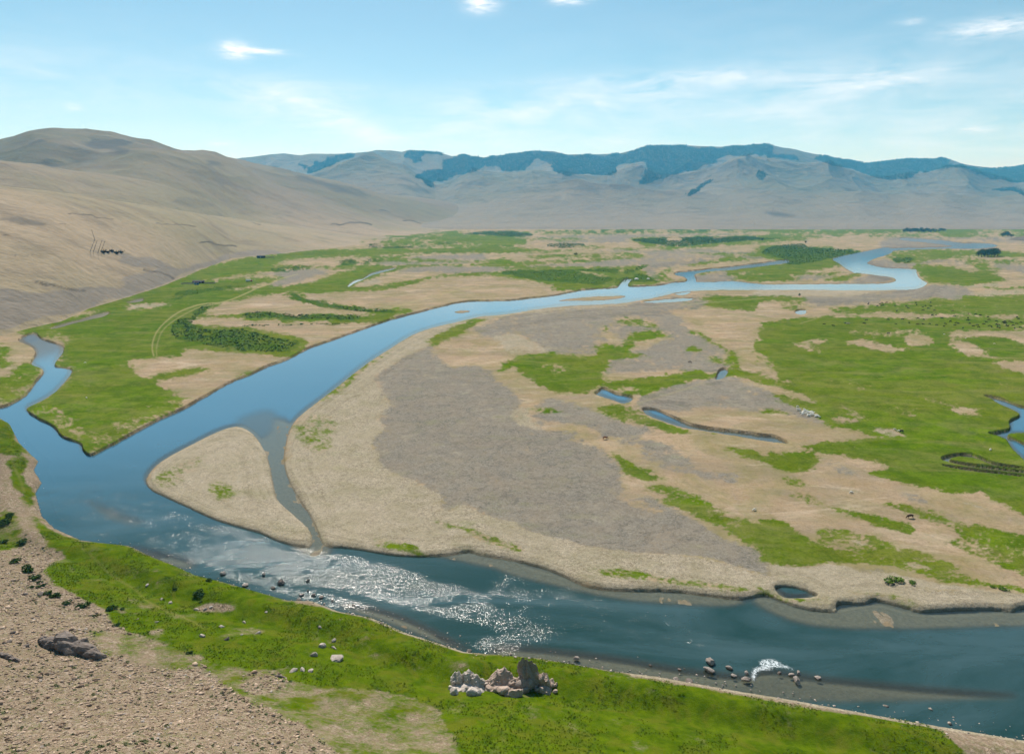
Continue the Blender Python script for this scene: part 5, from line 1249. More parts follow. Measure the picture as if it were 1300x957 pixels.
# grass growing on the near bank
gy_, gx_ = np.nonzero((BD > 1.5) & (sample(bg_, BU, BV) > .5) & (BU > -60) & (BU < 1360) & (BV < 1010))
qg = rng.choice(len(gy_), 30000)
tx = BX[gy_[qg], gx_[qg]] + rng.uniform(-.31, .31, 30000); ty = BY[gy_[qg], gx_[qg]] + rng.uniform(-.31, .31, 30000); tz = bluff_z(tx, ty)
ok_ = fbm(tx / 7, ty / 7, 4, 610) > .47; tx, ty, tz = tx[ok_], ty[ok_], tz[ok_]; ng = len(tx)
hgt_ = rng.uniform(.08, .26, ng); V_ = []
for k_ in range(5):
    a_ = rng.random(ng) * 6.283; lean = rng.uniform(.1, .3, ng); b0 = np.stack([tx + np.cos(a_) * .10, ty + np.sin(a_) * .10, tz - .02], -1)
    side = np.stack([-np.sin(a_) * .09, np.cos(a_) * .09, 0 * a_], -1); tip_ = b0 + np.stack([np.cos(a_) * lean, np.sin(a_) * lean, hgt_], -1)
    V_.append(np.stack([b0 - side, b0 + side, tip_], 1))
V_ = np.concatenate(V_).reshape(-1, 3)
mgt = Mat('tuft_grass'); qn = mgt.noise(.35, 5, .65)
tag(link('grass', np_mesh('grass', V_, np.arange(len(V_)).reshape(-1, 3), mgt.fin(mgt.mix(mgt.ramp(qn, [(.35, 0.0), (.65, 1.0)]), (.050, .095, .004), (.14, .18, .012)), .8, None, .05), k=3)), 'short uneven green grass of the near river bank', 'grass', kind='stuff')

# ------------------------------------------------------------------ bushes
def leaf_mat(name, a, b_, tr=.0):
    m = Mat(name); q = m.noise(1.3, 3, .6); f = m.n.new('ShaderNodeObjectInfo')
    return m.fin(m.mix(m.ramp(q, [(.35, 0.0), (.65, 1.0)]), a, b_), .75, None, .12)
L_DARK = leaf_mat('dark_leaves', (.022, .058, .006), (.060, .120, .014))
L_WILLOW = leaf_mat('willow_leaves', (.055, .120, .006), (.130, .215, .016))
L_SAGE = leaf_mat('sage_leaves', (.045, .065, .02), (.11, .13, .05))
L_MID = leaf_mat('scrub_leaves', (.035, .085, .010), (.075, .15, .018))
L_FARW = leaf_mat('pale_scrub_leaves', (.07, .15, .010), (.14, .23, .022))
L_FAR = leaf_mat('far_tree_leaves', (.028, .065, .016), (.070, .120, .030))
BARK = Mat('bark').fin((.09, .065, .045), .95, None, .05)
def foliage_geo(seed, n, rad, hgt, leaf, lobes=5):
    r = np.random.default_rng(seed)
    cen = np.stack([r.uniform(-.55, .55, lobes) * rad, r.uniform(-.55, .55, lobes) * rad, r.uniform(.3, .75, lobes) * hgt], -1)
    lr = r.uniform(.38, .62, lobes) * rad
    c = r.integers(0, lobes, n); d = r.normal(size=(n, 3)); d /= np.linalg.norm(d, axis=1)[:, None]
    P = cen[c] + d * (lr[c] * r.uniform(.55, 1.05, n) ** .6)[:, None] * np.array([1, 1, min(1.0, hgt / rad * .62)])
    P[:, 2] = np.abs(P[:, 2])
    a = r.normal(size=(n, 3)); a /= np.linalg.norm(a, axis=1)[:, None]
    b_ = np.cross(a, r.normal(size=(n, 3))); b_ /= np.linalg.norm(b_, axis=1)[:, None]
    s = leaf * r.uniform(.6, 1.4, n)[:, None]
    V = np.stack([P - a * s, P + b_ * s * .7, P + a * s, P - b_ * s * .7], 1).reshape(-1, 3)
    return V, np.arange(n * 4).reshape(n, 4)
def bush_mesh(seed, mat, n=420, rad=1.0, hgt=1.0, leaf=.11):
    V, Fq = foliage_geo(seed, n, rad, hgt, leaf); return np_mesh('foliage', V, Fq, mat)
def stem_mesh(seed, rad=1.0, hgt=1.0, k=7):
    r = random.Random(seed); V = []; Fc = []
    for _ in range(k):
        a = r.uniform(0, 6.28); e = (math.cos(a) * rad * .5, math.sin(a) * rad * .5, hgt * .6); o0 = len(V)
        for j in range(3):
            b_ = j / 3 * 6.28; V.append((math.cos(b_) * .05, math.sin(b_) * .05, -.3))
        for j in range(3):
            b_ = j / 3 * 6.28; V.append((e[0] + math.cos(b_) * .02, e[1] + math.sin(b_) * .02, e[2]))
        for j in range(3): Fc.append((o0 + j, o0 + (j + 1) % 3, o0 + 3 + (j + 1) % 3, o0 + 3 + j))
    m = bpy.data.meshes.new('stems'); m.from_pydata(V, [], Fc); m.update(); m.materials.append(BARK); return m
B_DARK = [bush_mesh(10 + i, L_DARK, 520, 1.0, .95, .12) for i in range(4)]
B_STEM = stem_mesh(3)
def put_bush(u, v, wpx, label, i=0, bluff=True, group=None, hk=1.0, meshes=None, name='bush', cat='bush'):
    pt = bluff_pt(u, v) if bluff else floor_pt(u, v)
    s = px_size(u, v, wpx, pt) / 2 * .95
    root = empty(name, (pt[0], pt[1], pt[2] - .05), random.uniform(0, 6.28)); root.scale = (s, s, s * hk)
    f = bpy.data.objects.new('foliage', (meshes or B_DARK)[i % 4]); COL.objects.link(f); f.parent = root
    st = bpy.data.objects.new('stems', B_STEM); COL.objects.link(st); st.parent = root
    tag(root, label, cat, group); return root
for i, (u, v, wpx, label) in enumerate([
    (19, 714, 14, 'dark bush at the top left of the line of bushes down the stony slope'), (33, 725, 20, 'largest dark green bush on the stony slope'),
    (44, 734, 15, 'wide low bush just below the largest one on the slope'), (51, 740, 8, 'small round bush tucked under the wide low one'),
    (40, 746, 7, 'tiny dark bush, left of a pair on the stony slope'), (51, 746, 11, 'low bush, right of a pair on the stony slope'),
    (61, 754, 12, 'dark bush touching the right end of the long white stone'), (71, 758, 13, 'bush right of the one touching the long white stone'),
    (86, 767, 12, 'oval bush alone between the white stone and the big round one'), (107, 770, 17, 'broad round bush midway along the scree edge'),
    (121, 783, 9, 'small bush standing lower on the scree below the broad round one'), (143, 774, 15, 'wide bush at the corner where grass meets scree'),
    (155, 774, 7, 'pair of tiny shrubs right of the wide corner bush'), (147, 795, 10, 'round bush alone on the scree, lowest of the line'),
    (253, 755, 17, 'biggest dark bush standing in the green slope near the river'), (222, 749, 7, 'small dark bush in the grass left of the biggest one'),
    (265, 738, 9, 'round bush at the river edge of the green slope'), (240, 830, 9, 'single small bush at the lower edge of the grass'),
    (8, 664, 18, 'dark bush clump at the left edge above the road strip'), (14, 655, 12, 'round bush behind the clump at the left edge'), (29, 690, 13, 'bush on the bare ground between clump and stony slope'),
    (3, 690, 12, 'bush cut by the left edge of the photo'), (255, 765, 5, 'low sprig beside the biggest bush of the green slope'), (103, 773, 5, 'tiny shrub beneath the broad round bush')]):
    put_bush(u, v, wpx, label, i, hk=.8)
for i, (u, v, wpx, label) in enumerate([(1132, 738, 27, 'larger low green mound bush on the far gravel shore'), (1157, 741, 14, 'smaller green mound bush beside the larger one on the far shore'), (1260, 745, 10, 'dark low bush near the stream mouth on the far shore'), (1273, 748, 15, 'dark bush at the right end of the far shore')]):
    put_bush(u, v, wpx, label, i, bluff=False, hk=.5, meshes=[bush_mesh(60 + q, L_WILLOW, 500, 1, .9, .09) for q in range(4)])

# willow scrub of the flood plain: the 240 biggest single shrubs are things, the thicket behind them is stuff
W_MESH = [bush_mesh(80 + i, L_WILLOW, 150, 1.0, .95, .2) for i in range(4)]
W_MESH2 = [bush_mesh(84 + i, L_DARK, 150, 1.0, .95, .2) for i in range(4)]
kk = M['k'] > .45
ky, kx = np.nonzero(kk)
ku = kx / RS + RX0; kv = ky / RS + RY0
inb = (ku > -60) & (ku < 1360) & (kv > 289)
ku, kv = ku[inb], kv[inb]
gx, gy = ground_pt(ku, kv)
area = gy ** 2.6; pr = area / area.sum()
n_far = 8000
q = rng.choice(len(ku), n_far, p=pr)
uu = ku[q] + rng.uniform(-.25, .25, n_far); vv = kv[q] + rng.uniform(-.25, .25, n_far)
fx_, fy_ = ground_pt(uu, vv)
nearsel = np.nonzero((fy_ < 760) & (uu > 0) & (uu < 1300))[0]
fz_ = floor_height(fx_, fy_, uu, vv)[0]
nb = min(240, len(nearsel)); extra = 0
# the near thicket needs more plants than the area-weighted draw gives it
nk = np.nonzero((gy < 760) & (ku > 0))[0]
q2 = rng.choice(nk, 900, p=(gy[nk] ** 2) / (gy[nk] ** 2).sum()); nx_, ny_ = gx[q2], gy[q2]
nz_ = floor_height(nx_, ny_, ku[q2], kv[q2])[0]
for j in range(240):
    root = empty('willow_shrub', (float(nx_[j]), float(ny_[j]), float(nz_[j]) - .05), random.uniform(0, 6.28)); s = random.uniform(.5, 1.6); root.scale = (s, s, s * random.uniform(.5, 1.0))
    f = bpy.data.objects.new('foliage', (W_MESH if random.random() < .55 else W_MESH2)[j % 4]); COL.objects.link(f); f.parent = root
    tag(root, 'rounded green willow shrub in the scrub on the far bank meadow', 'shrub', 'willow shrubs on the river meadow')
def thicket(xs, ys, zs, sc, n_leaf, mat, label):
    VV = []
    base = [foliage_geo(300 + i, n_leaf, 1.0, .9, .38)[0] for i in range(6)]
    for i in range(6):
        sel = np.arange(len(xs)) % 6 == i; s = sc[sel]
        VV.append((base[i][None] * s[:, None, None] * np.array([1, 1, .55]) + np.stack([xs[sel], ys[sel], zs[sel]], -1)[:, None]).reshape(-1, 3))
    V = np.concatenate(VV); me_ = np_mesh('willow_thicket', V, np.arange(len(V)).reshape(-1, 4), mat)
    o = link('willow_thicket', me_); tag(o, label, 'thicket', kind='stuff'); return o
thicket(nx_[240:], ny_[240:], nz_[240:], rng.uniform(.6, 1.5, len(nx_) - 240), 26, L_WILLOW, 'dense low green scrub filling the meadow beside the river bend')
half = int(n_far * .72)
thicket(fx_[:half], fy_[:half], fz_[:half], rng.uniform(.8, 2.4, half) * np.clip(fy_[:half] / 1500, .6, 1.5), 14, L_FARW, 'bands of bright green scrub across the far flood plain')
thicket(fx_[half:], fy_[half:], fz_[half:], rng.uniform(.8, 2.4, n_far - half) * np.clip(fy_[half:] / 1500, .6, 1.5), 14, L_MID, 'darker scrub patches scattered across the far flood plain')

# small grey green shrublets dotted over the scree
jj = rng.choice(len(SP_), 1400, replace=False); jx = SP_[jj, 0] + .4; jy = SP_[jj, 1] + .4; keep = fbm(jx / 9, jy / 9, 3, 660) > .46
jx, jy = jx[keep], jy[keep]
o_ = thicket(jx, jy, bluff_z(jx, jy), rng.uniform(.16, .5, len(jx)), 26, L_SAGE, 'low grey green shrublets dotted over the bare stony slope'); o_.name = 'shrublets'; o_['category'] = 'shrublets'
# ------------------------------------------------------------------ trees on the plain
def tree_geo(seed, h, r0):
    V, Fq = foliage_geo(seed, 360, r0, h * .85, h * .055, lobes=7); V = V + np.array([0, 0, h * .12]); return V, Fq
TREE_CROWN = []; TREE_TRUNK = []
for i in range(4):
    V, Fq = tree_geo(500 + i, 1.0, .55); TREE_CROWN.append(np_mesh('crown', V, Fq, L_FAR))
    r = random.Random(i); tv = []; tf = []; n = 6
    segs = [((0, 0, -.05), (r.uniform(-.03, .03), 0, .3), .045, .03), ((0, 0, .28), (.2, .05, .6), .028, .012), ((0, 0, .28), (-.2, .1, .62), .028, .012), ((0, 0, .3), (.02, -.15, .7), .026, .01)]
    for a_, b2, ra, rb in segs:
        o0 = len(tv)
        for (p_, rr_) in ((a_, ra), (b2, rb)):
            for j in range(n): tv.append((p_[0] + math.cos(j / n * 6.283) * rr_, p_[1] + math.sin(j / n * 6.283) * rr_, p_[2]))
        for j in range(n): tf.append((o0 + j, o0 + (j + 1) % n, o0 + n + (j + 1) % n, o0 + n + j))
    mt_ = bpy.data.meshes.new('trunk'); mt_.from_pydata(tv, [], tf); mt_.update(); mt_.materials.append(BARK); TREE_TRUNK.append(mt_)
def put_tree(u, v, hpx, label, i, group):
    x, y = ground_pt(u, v); s = hpx * y / F
    root = empty('tree', (x, y, -.1), random.uniform(0, 6.28)); root.scale = (s, s, s)
    for nm, ms in (('crown', TREE_CROWN), ('trunk', TREE_TRUNK)):
        c = bpy.data.objects.new(nm, ms[i % 4]); COL.objects.link(c); c.parent = root
    tag(root, label, 'tree', group)
for i, (u, v, h) in enumerate([(1242, 326, 8), (1246, 326.5, 10), (1250, 326, 10), (1254, 326.5, 11), (1258, 326, 11), (1262, 326, 11), (1266, 325.5, 10), (1248, 324.5, 9), (1256, 324.5, 10), (1264, 324.5, 10)]):
    put_tree(u, v, h, 'dark round tree in the lone grove on the right of the plain', i, 'trees of the lone grove')
for i in range(26):
    u = 1148 + i * 2.05 + random.uniform(-.5, .5); put_tree(u, 295 + random.uniform(-.8, .8) - (1.0 if i > 19 else 0), random.uniform(3.8, 6) * (1 if i < 19 else .7), 'tree in the long row on the far river bank', i, 'trees in the far river row')
for i, (u, v, h) in enumerate([(1273, 301, 6), (1276, 300.5, 7), (1280, 301, 6), (1284, 302, 5), (1279, 299.5, 6)]):
    put_tree(u, v, h, 'dark tree at the foot of the rocky hill on the right edge', i, 'trees under the rocky hill')
for i, (u, v, h, lb) in enumerate([(1015, 376, 4, 'lone dark tree on the gravel tongue by the river loop'), (968, 306, 3.5, 'small tree at the left end of the scrub band'), (1023, 309, 3.5, 'small tree standing on the scrub band mid plain'), (731, 325, 4.5, 'single dark tree on the grey gravel flats')]):
    put_tree(u, v, h, lb, i, None)
# ------------------------------------------------------------------ animals
def skin_body(name, joints, edges, radii, mat):
    me_ = bpy.data.meshes.new(name); me_.from_pydata(joints, edges, []); me_.update()
    o = bpy.data.objects.new(name, me_); COL.objects.link(o)
    md = o.modifiers.new('s', 'SKIN'); 
    for i, r in enumerate(radii):
        me_.skin_vertices[0].data[i].radius = (r, r) if not isinstance(r, tuple) else r
    me_.skin_vertices[0].data[0].use_root = True
    sb = o.modifiers.new('b', 'SUBSURF'); sb.levels = 1; sb.render_levels = 1
    dg = bpy.context.evaluated_depsgraph_get(); dg.update()
    m2 = bpy.data.meshes.new_from_object(o.evaluated_get(dg)); m2.name = name
    bpy.data.objects.remove(o); m2.materials.clear(); m2.materials.append(mat)
    return m2
def quad_mesh(name, mat, L, H, graze, fat, tail=True, wool=False):
    J = []; E = []; R = []
    def add(p, r, par=None):
        J.append(p); R.append(r)
        if par is not None: E.append((par, len(J) - 1))
        return len(J) - 1
    bz = H * .72
    hip = add((-L * .36, 0, bz), fat * .9); mid = add((0, 0, bz - .02), fat * 1.12, hip); sh = add((L * .32, 0, bz), fat, mid)
    nk = add((L * .50, 0, bz + (H * .16 if not graze else -H * .06)), fat * .52, sh)
    hd = add((L * .66, 0, H * (1.0 if not graze else .22)), fat * .38, nk)
    mz = add((L * (.86 if not graze else .78), 0, H * (.9 if not graze else .06)), fat * .22, hd)
    for s in (-1, 1):
        add((hip and 0 or 0) and J[0] or (L * .63, s * fat * .55, H * (1.04 if not graze else .30)), fat * .09, hd)
        k = add((-L * .33, s * fat * .5, H * .42), fat * .34, hip); h2 = add((-L * .44, s * fat * .5, H * .24), fat * .17, k); add((-L * .40, s * fat * .5, 0.02), fat * .15, h2)
        k = add((L * .33, s * fat * .45, H * .38), fat * .26, sh); h2 = add((L * .34, s * fat * .45, H * .2), fat * .16, k); add((L * .33, s * fat * .45, 0.02), fat * .15, h2)
    if tail:
        t1 = add((-L * .50, 0, bz + .03), fat * .12, hip); add((-L * .54, 0, H * .32), fat * .08, t1)
    return skin_body(name, J, E, R, mat)
def coat(name, c):
    return Mat(name).fin(c, .85, None, .1)
C_DARK, C_BROWN, C_RED, C_WHITE = coat('black_hide', (.018, .014, .012)), coat('brown_hide', (.07, .04, .022)), coat('red_hide', (.22, .09, .045)), coat('white_wool', (.72, .69, .62))
COW = [quad_mesh('cow', c, 2.1, 1.4, g, .36) for c, g in ((C_DARK, True), (C_DARK, False), (C_BROWN, True), (C_RED, True))]
SHEEP = [quad_mesh('sheep', C_WHITE, 1.2, .8, g, .27, tail=False) for g in (True, False)]
SHEEP_D = [quad_mesh('sheep', C_BROWN, 1.2, .8, True, .27, tail=False)]
def put_animal(name, mesh, u, v, label, cat, group, sc=1.0):
    x, y, z = floor_pt(u, v)
    o = bpy.data.objects.new(name, mesh); COL.objects.link(o); o.location = (x, y, z + .01); o.rotation_euler = (0, 0, random.choice([0, math.pi]) + random.uniform(-.7, .7)); o.scale = (sc,) * 3
    tag(o, label, cat, group); return o
herd = [(80,95),(75,105),(148,120),(168,105),(182,95),(190,115),(180,118),(218,92),(285,118),(375,122),(388,135),(300,160),(450,95),(456,112),(505,128),(508,152),(526,118),(548,138),(566,92),(568,120),(42,258),(62,232),(230,228),(345,225),(292,262),(398,252),(465,215),(465,265),(510,225),(508,265),(557,260),(578,190),(610,187),(597,153),(612,270),(655,215),(680,258),(670,280),(722,240),(742,157),(755,198),(755,272),(768,252),(785,256),(820,293),(862,180),(860,215),(858,232),(872,255),(900,278),(922,185),(932,268),(942,287),(955,192),(985,262),(1003,245),(1018,205),(1025,228),(1030,276),(1045,284),(1080,240),(1082,264),(1092,286),(1100,268),(1108,292),(1135,250),(1148,243),(1150,258),(1160,272),(1186,242),(1226,295),(1272,290),(1246,208),(1256,220),(1275,248),(1240,260),(1205,250),(1172,280),(1215,272)]
for i, (zx, zy) in enumerate(herd):
    u, v = 1090 + zx * .1615, 370 + zy * .1615
    put_animal('cow', COW[[0, 1, 0, 2, 0, 1][i % 6]], u, v, 'dark animal grazing in the large herd spread over the far right pasture', 'cattle', 'herd grazing on the far right pasture', random.uniform(.95, 1.25))
for u, v, lb, k in [(1046.5, 412.5, 'dark cow standing apart at the left end of the far pasture', 0), (1058, 414.5, 'dark cow second from the left on the far pasture', 1), (1074, 411.5, 'dark cow left of the two pale horses on the far pasture', 0), (768, 557.5, 'reddish brown cow lying near the pond on the gravel', 3),
                    (1155.5, 657.5, 'brown cow alone on the dry tongue right of the meadow', 2), (1144, 549, 'dark cow beside the white sheep on the pale stream bank', 0), (876, 461, 'brown cow standing on the gravel left of the small pond', 2), (1128, 424, 'dark cow just below the herd at the bare patch', 0)]:
    put_animal('cow', COW[k], u, v, lb, 'cow', None, 1.1)
for i, (zx, zy) in enumerate([(175,205),(180,240),(190,240),(240,238),(222,270),(215,285),(280,258),(272,270),(288,268),(285,297),(270,297),(310,275),(300,262),(345,296),(350,303),(370,300),(262,282),(240,250),(325,285),(385,310),(232,262),(200,268),(295,290)]):
    u, v = 990 + zx * .1308, 490 + zy * .1308
    put_animal('sheep', SHEEP[i % 2], u, v, 'white sheep resting in the flock at the end of the grey gravel tongue', 'sheep', 'flock of white sheep on the gravel tongue', random.uniform(1.3, 1.7))
for u, v, lb in [(1136.5, 546, 'white sheep on the pale stream bank, left of a pair'), (1140.5, 547.5, 'white sheep on the pale stream bank, right of a pair'), (1198.5, 425, 'white sheep at the left end of the thin track across the pasture'), (1226, 430, 'white sheep on the thin track, middle of three'), (1262, 436.5, 'white sheep furthest right along the thin track'),
                 (108.5, 461, 'white sheep alone in the middle of the left meadow'), (110, 505.5, 'white sheep near the tip of the left meadow'), (1081, 626, 'white sheep alone on the green band'), (958, 648, 'white sheep near the gravel edge meadow'), (1257, 572, 'white sheep on the bank above the right stream')]:
    put_animal('sheep', SHEEP[0], u, v, lb, 'sheep', None, 1.15)
HORSE = quad_mesh('horse', coat('pale_hide', (.42, .36, .28)), 2.2, 1.7, True, .30)
for u, v, lb in [(1075.5, 412, 'pale horse grazing beside the dark cow, left of two'), (1077.5, 412.2, 'pale horse grazing, right of two on the far pasture')]:
    put_animal('horse', HORSE, u, v, lb, 'horse', None, 1.2)

# ------------------------------------------------------------------ gers, hut, pens, masts
WHITE = Mat('white_felt').fin((.80, .78, .74), .9, None, .1)
TIMBER = Mat('old_timber').fin((.055, .04, .03), .9, None, .1)
PALEW = Mat('pale_planks').fin((.34, .30, .25), .9, None, .1)
BLUE = Mat('blue_paint').fin((.02, .13, .24), .6, None, .3)
ROOF = Mat('dark_roof').fin((.05, .035, .032), .8, None, .2)
REDP = Mat('orange_paint').fin((.50, .14, .06), .6, None, .3)
def lathe(prof, n=20, c=(0, 0)):
    V = []; Fc = []
    for r_, z_ in prof:
        for i in range(n): V.append((c[0] + math.cos(i / n * 6.28318) * r_, c[1] + math.sin(i / n * 6.28318) * r_, z_))
    for j in range(len(prof) - 1):
        for i in range(n): Fc.append((j * n + i, j * n + (i + 1) % n, (j + 1) * n + (i + 1) % n, (j + 1) * n + i))
    return V, Fc
def boxgeo(x0, x1, y0, y1, z0, z1):
    V = [(x, y, z) for z in (z0, z1) for y in (y0, y1) for x in (x0, x1)]
    return V, [(0, 2, 3, 1), (4, 5, 7, 6), (0, 1, 5, 4), (2, 6, 7, 3), (0, 4, 6, 2), (1, 3, 7, 5)]
def join(parts):
    V, Fc = [], []
    for v, f in parts:
        o0 = len(V); V += v; Fc += [tuple(q + o0 for q in x) for x in f]
    return V, Fc
def ger(u, v, label, s=1.0):
    x, y, z = floor_pt(u, v); root = empty('ger', (x, y, z)); root.scale = (s, s, s)
    V, Fc = lathe([(2.9, 0), (3.0, .8), (2.95, 1.6)]); mesh_obj('wall', V, Fc, WHITE, root)
    V, Fc = lathe([(3.08, 1.55), (2.0, 2.1), (.9, 2.55), (.55, 2.62)]); mesh_obj('roof', V, Fc, WHITE, root)
    V, Fc = lathe([(.56, 2.6), (.5, 2.72), (0.01, 2.76)]); mesh_obj('crown_ring', V, Fc, PALEW, root)
    V, Fc = boxgeo(-.45, .45, -3.08, -2.9, .05, 1.5); mesh_obj('door', V, Fc, REDP, root)
    V, Fc = lathe([(.08, 2.4), (.08, 3.6)], 8, (.2, 0)); mesh_obj('stovepipe', V, Fc, TIMBER, root)
    tag(root, label, 'ger'); return root
ger(808, 355, 'larger round white ger by the river inlet among green scrub', 1.0)
ger(823, 354.6, 'smaller white ger right of the larger one at the scrub edge', .72)
# herder's hut with a blue door, pens beside it
hx, hy = ground_pt(252, 359.5)
hut = empty('hut', (hx, hy, .2), .12)
def pitched(w_, d_, h_, r_): # open gable block
    V = [(-w_, -d_, 0), (w_, -d_, 0), (w_, d_, 0), (-w_, d_, 0), (-w_, -d_, h_), (w_, -d_, h_), (w_, d_, h_), (-w_, d_, h_), (-w_, 0, h_ + r_), (w_, 0, h_ + r_)]
    return V, [(0, 1, 5, 4), (2, 3, 7, 6), (1, 2, 6, 9, 5), (3, 0, 4, 8, 7), (0, 3, 2, 1)]
V, Fc = pitched(7.5, 3, 2.6, 1.2); mesh_obj('wall', V, Fc, TIMBER, hut)
V = [(-7.9, -3.4, 2.45), (7.9, -3.4, 2.45), (7.9, 0, 3.95), (-7.9, 0, 3.95), (-7.9, 3.4, 2.45), (7.9, 3.4, 2.45), (-7.9, -3.4, 2.6), (7.9, -3.4, 2.6), (7.9, 0, 4.1), (-7.9, 0, 4.1), (-7.9, 3.4, 2.6), (7.9, 3.4, 2.6)]
mesh_obj('roof', V, [(6, 7, 8, 9), (9, 8, 11, 10), (0, 3, 2, 1), (3, 4, 5, 2), (0, 1, 7, 6), (4, 10, 11, 5), (0, 6, 9, 3), (3, 9, 10, 4), (1, 2, 8, 7), (2, 5, 11, 8)], ROOF, hut)
V, Fc = boxgeo(-.6, .6, -3.12, -3.0, 0, 2.0); mesh_obj('door', V, Fc, TIMBER, hut)
for xx in (-5, 4.5):
    V, Fc = boxgeo(xx - .6, xx + .6, -3.1, -3.0, .9, 1.9); mesh_obj('window', V, Fc, WHITE, hut)
tag(hut, 'low dark hut with a brown roof at the foot of the left hills', 'hut')
sx, sy = ground_pt(250, 361.5)
sh_ = empty('shed', (sx, sy, .15), .05)
V, Fc = pitched(2.6, 2, 2.6, .5); mesh_obj('wall', V, Fc, BLUE, sh_)
V, Fc = boxgeo(-2.9, 2.9, -2.3, 2.3, 2.95, 3.15); mesh_obj('roof', V, Fc, ROOF, sh_)
V, Fc = boxgeo(-.5, .5, -2.1, -2.0, 0, 2.0); mesh_obj('door', V, Fc, PALEW, sh_)
tag(sh_, 'small bright blue shed in front of the low dark hut', 'shed')
def pen(u0, u1, v, label, mat, h=1.5, d=10):
    x0, y0 = ground_pt(u0, v); x1, y1 = ground_pt(u1, v)
    root = empty('fence', ((x0 + x1) / 2, y0, .1)); w_ = (x1 - x0) / 2
    def rails(pts):
        out = []
        for (ax, ay), (bx, by) in zip(pts[:-1], pts[1:]):
            n = max(2, int(math.dist((ax, ay), (bx, by)) / 2.2)); 
            for k in range(n + 1):
                px, py = ax + (bx - ax) * k / n, ay + (by - ay) * k / n; out.append(boxgeo(px - .1, px + .1, py - .1, py + .1, -.2, h))
        return out
    ring = [(-w_, 0), (w_, 0), (w_, d), (-w_, d), (-w_, 0)]
    V, Fc = join(rails(ring)); mesh_obj('posts', V, Fc, TIMBER, root)['kind'] = 'stuff'
    bd = []
    for z0 in (.35, .8, 1.2):
        bd += [boxgeo(-w_, w_, -.16, -.11, z0, z0 + .28), boxgeo(-w_, w_, d + .11, d + .16, z0, z0 + .28), boxgeo(-w_ - .16, -w_ - .11, 0, d, z0, z0 + .28), boxgeo(w_ + .11, w_ + .16, 0, d, z0, z0 + .28)]
    V, Fc = join(bd); mesh_obj('rails', V, Fc, mat, root)
    tag(root, label, 'fence')
pen(230, 245, 361, 'pale board fence of the pen left of the low dark hut', PALEW)
pen(259, 271, 360.5, 'pale board fence of the pen right of the low dark hut', PALEW, d=7)
bx0, by0 = ground_pt(331.5, 327.5)
barn = empty('barn', (bx0, by0, .5), 0)
V, Fc = pitched(8, 4, 3.6, .6); mesh_obj('wall', V, Fc, TIMBER, barn)
V, Fc = boxgeo(-8.5, 8.5, -4.5, 4.5, 4.25, 4.5); mesh_obj('roof', V, Fc, ROOF, barn)
V, Fc = boxgeo(-1.2, 1.2, -4.14, -4.02, 0, 2.6); mesh_obj('door', V, Fc, PALEW, barn)
tag(barn, 'long low black barn where the green plain meets the hill foot', 'barn')
pen(337, 347, 327.5, 'pale fence of the pen at the right end of the long black barn', PALEW)

def lorry(u, v):
    x, y, z = floor_pt(u, v); root = empty('truck', (x, y, z), 0)
    V, Fc = boxgeo(-5.5, 1.5, -1.2, 1.2, 1.15, 3.4); mesh_obj('cargo_box', V, Fc, WHITE, root)
    V, Fc = boxgeo(1.7, 3.9, -1.15, 1.15, .7, 2.7); mesh_obj('cab', V, Fc, REDP, root)
    V, Fc = boxgeo(3.0, 3.93, -1.17, 1.17, 1.75, 2.45); mesh_obj('window', V, Fc, BLUE, root)
    V, Fc = boxgeo(-5.5, 3.9, -.7, .7, .65, 1.1); mesh_obj('chassis', V, Fc, TIMBER, root)
    for xx in (-4.2, -2.9, 2.7):
        for yy in (-1.1, 1.1):
            V, Fc = lathe([(.02, -.15), (.5, -.15), (.5, .15), (.02, .15)], 14); o = mesh_obj('wheel', V, Fc, TIMBER, root); o.rotation_euler = (math.pi / 2, 0, 0); o.location = (xx, yy, .5)
    tag(root, 'small orange and pale truck parked on the track right of the hut', 'truck')
lorry(317, 357.5)

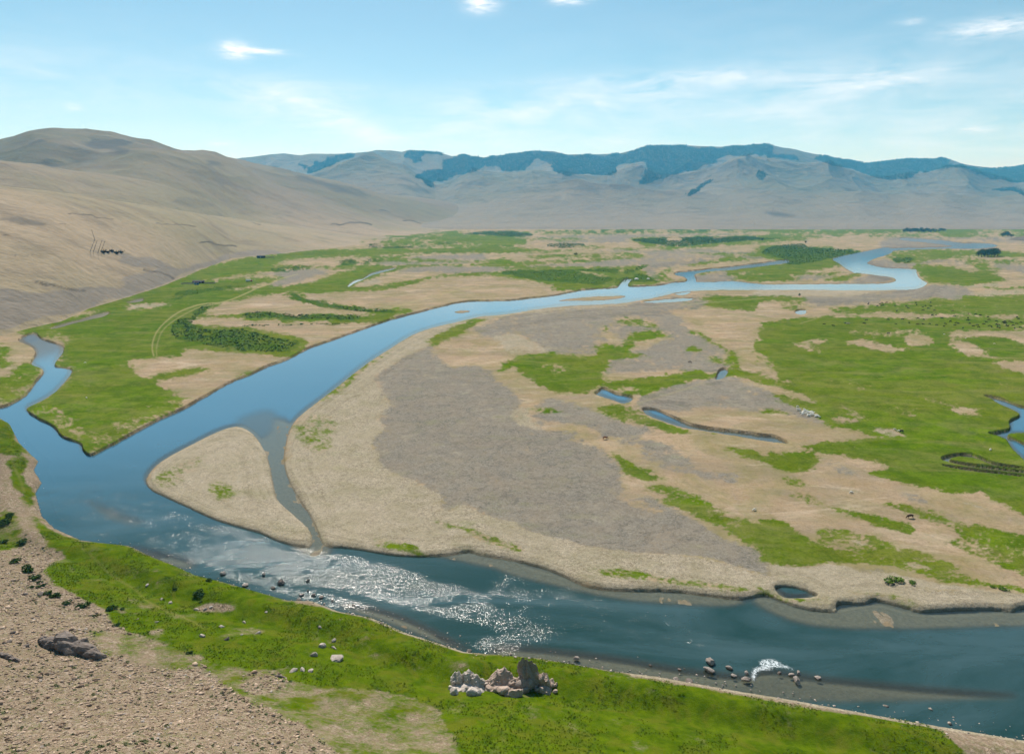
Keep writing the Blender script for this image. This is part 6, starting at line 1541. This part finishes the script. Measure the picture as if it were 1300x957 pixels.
# leaning masts and scrap on the left hillside
def hill_pt(u, v):
    t_ = u_to_t(u)
    dxx = (u - 650); dyy = F * CP + (434 - v) * SP; dzz = -F * SP + (434 - v) * CP
    P = np.stack([Xh, Yh, Zh], -1).reshape(-1, 3); k = P[:, 1] / dyy
    e = (P[:, 0] - dxx * k) ** 2 + (P[:, 2] - CAMH - dzz * k) ** 2
    e = np.where(P[:, 1] < 400, 1e9, e); return P[int(np.argmin(e))]
def tube(a, b_, r0, r1, n=6):
    a, b_ = Vector(a), Vector(b_); d = (b_ - a).normalized(); s = d.orthogonal().normalized(); t = d.cross(s)
    V = [tuple(p_ + (s * math.cos(i / n * 6.283) + t * math.sin(i / n * 6.283)) * r_) for p_, r_ in ((a, r0), (b_, r1)) for i in range(n)]
    return V, [(i, (i + 1) % n, n + (i + 1) % n, n + i) for i in range(n)] + [tuple(range(n))[::-1], tuple(range(n, 2 * n))]
for i, (u0, v0, u1, v1, lb) in enumerate([(114.5, 319.5, 122, 305, 'first leaning mast from the left on the hillside'), (118, 320, 124.5, 306, 'second leaning mast from the left, leaning right'), (124, 320.5, 131, 305, 'third leaning mast, standing beside the scrap yard'), (121, 305, 124, 318.5, 'mast leaning the other way between the first and third'), (128, 319, 134.5, 306, 'thin mast nearest to the scrap yard')]):
    p0 = hill_pt(u0, v0); sc = p0[1] / F; ln = (u1 - u0) * sc; hh = abs(v0 - v1) * sc
    sg = 1 if v1 < v0 else -1
    root = empty('mast', tuple(p0))
    V, Fc = tube((0, 0, -.5), (ln * sg, 0, hh), .32, .16); mesh_obj('pole', V, Fc, TIMBER, root)
    V, Fc = tube((ln * sg * .98 - 1.2, 0, hh * .93), (ln * sg * .98 + 1.2, 0, hh * .95), .12, .12); mesh_obj('crossarm', V, Fc, TIMBER, root)
    tag(root, lb, 'mast')
for i, (u, v, lb) in enumerate([(131, 321, 'leftmost low dark scrap heap beneath the leaning masts'), (137, 320.5, 'second dark scrap heap from the masts'), (142.5, 320, 'tallest dark scrap heap in the middle of the yard'), (148, 322, 'dark scrap heap right of the tallest one'), (154, 320.5, 'rightmost dark scrap heap of the yard')]):
    p0 = hill_pt(u, v); r = random.Random(i + 70); parts = []
    for k in range(9):
        a = (r.uniform(-3, 3), r.uniform(-2, 2), 0); parts.append(tube(a, (a[0] + r.uniform(-2.5, 2.5), a[1] + r.uniform(-1, 1), r.uniform(1, 5)), .28, .2))
    parts.append(boxgeo(-3, 2, -1.5, 1.5, -.3, 2.0 + r.random()))
    V, Fc = join(parts); o = mesh_obj('scrap_heap', V, Fc, TIMBER); o.location = tuple(p0); tag(o, lb, 'scrap heap')
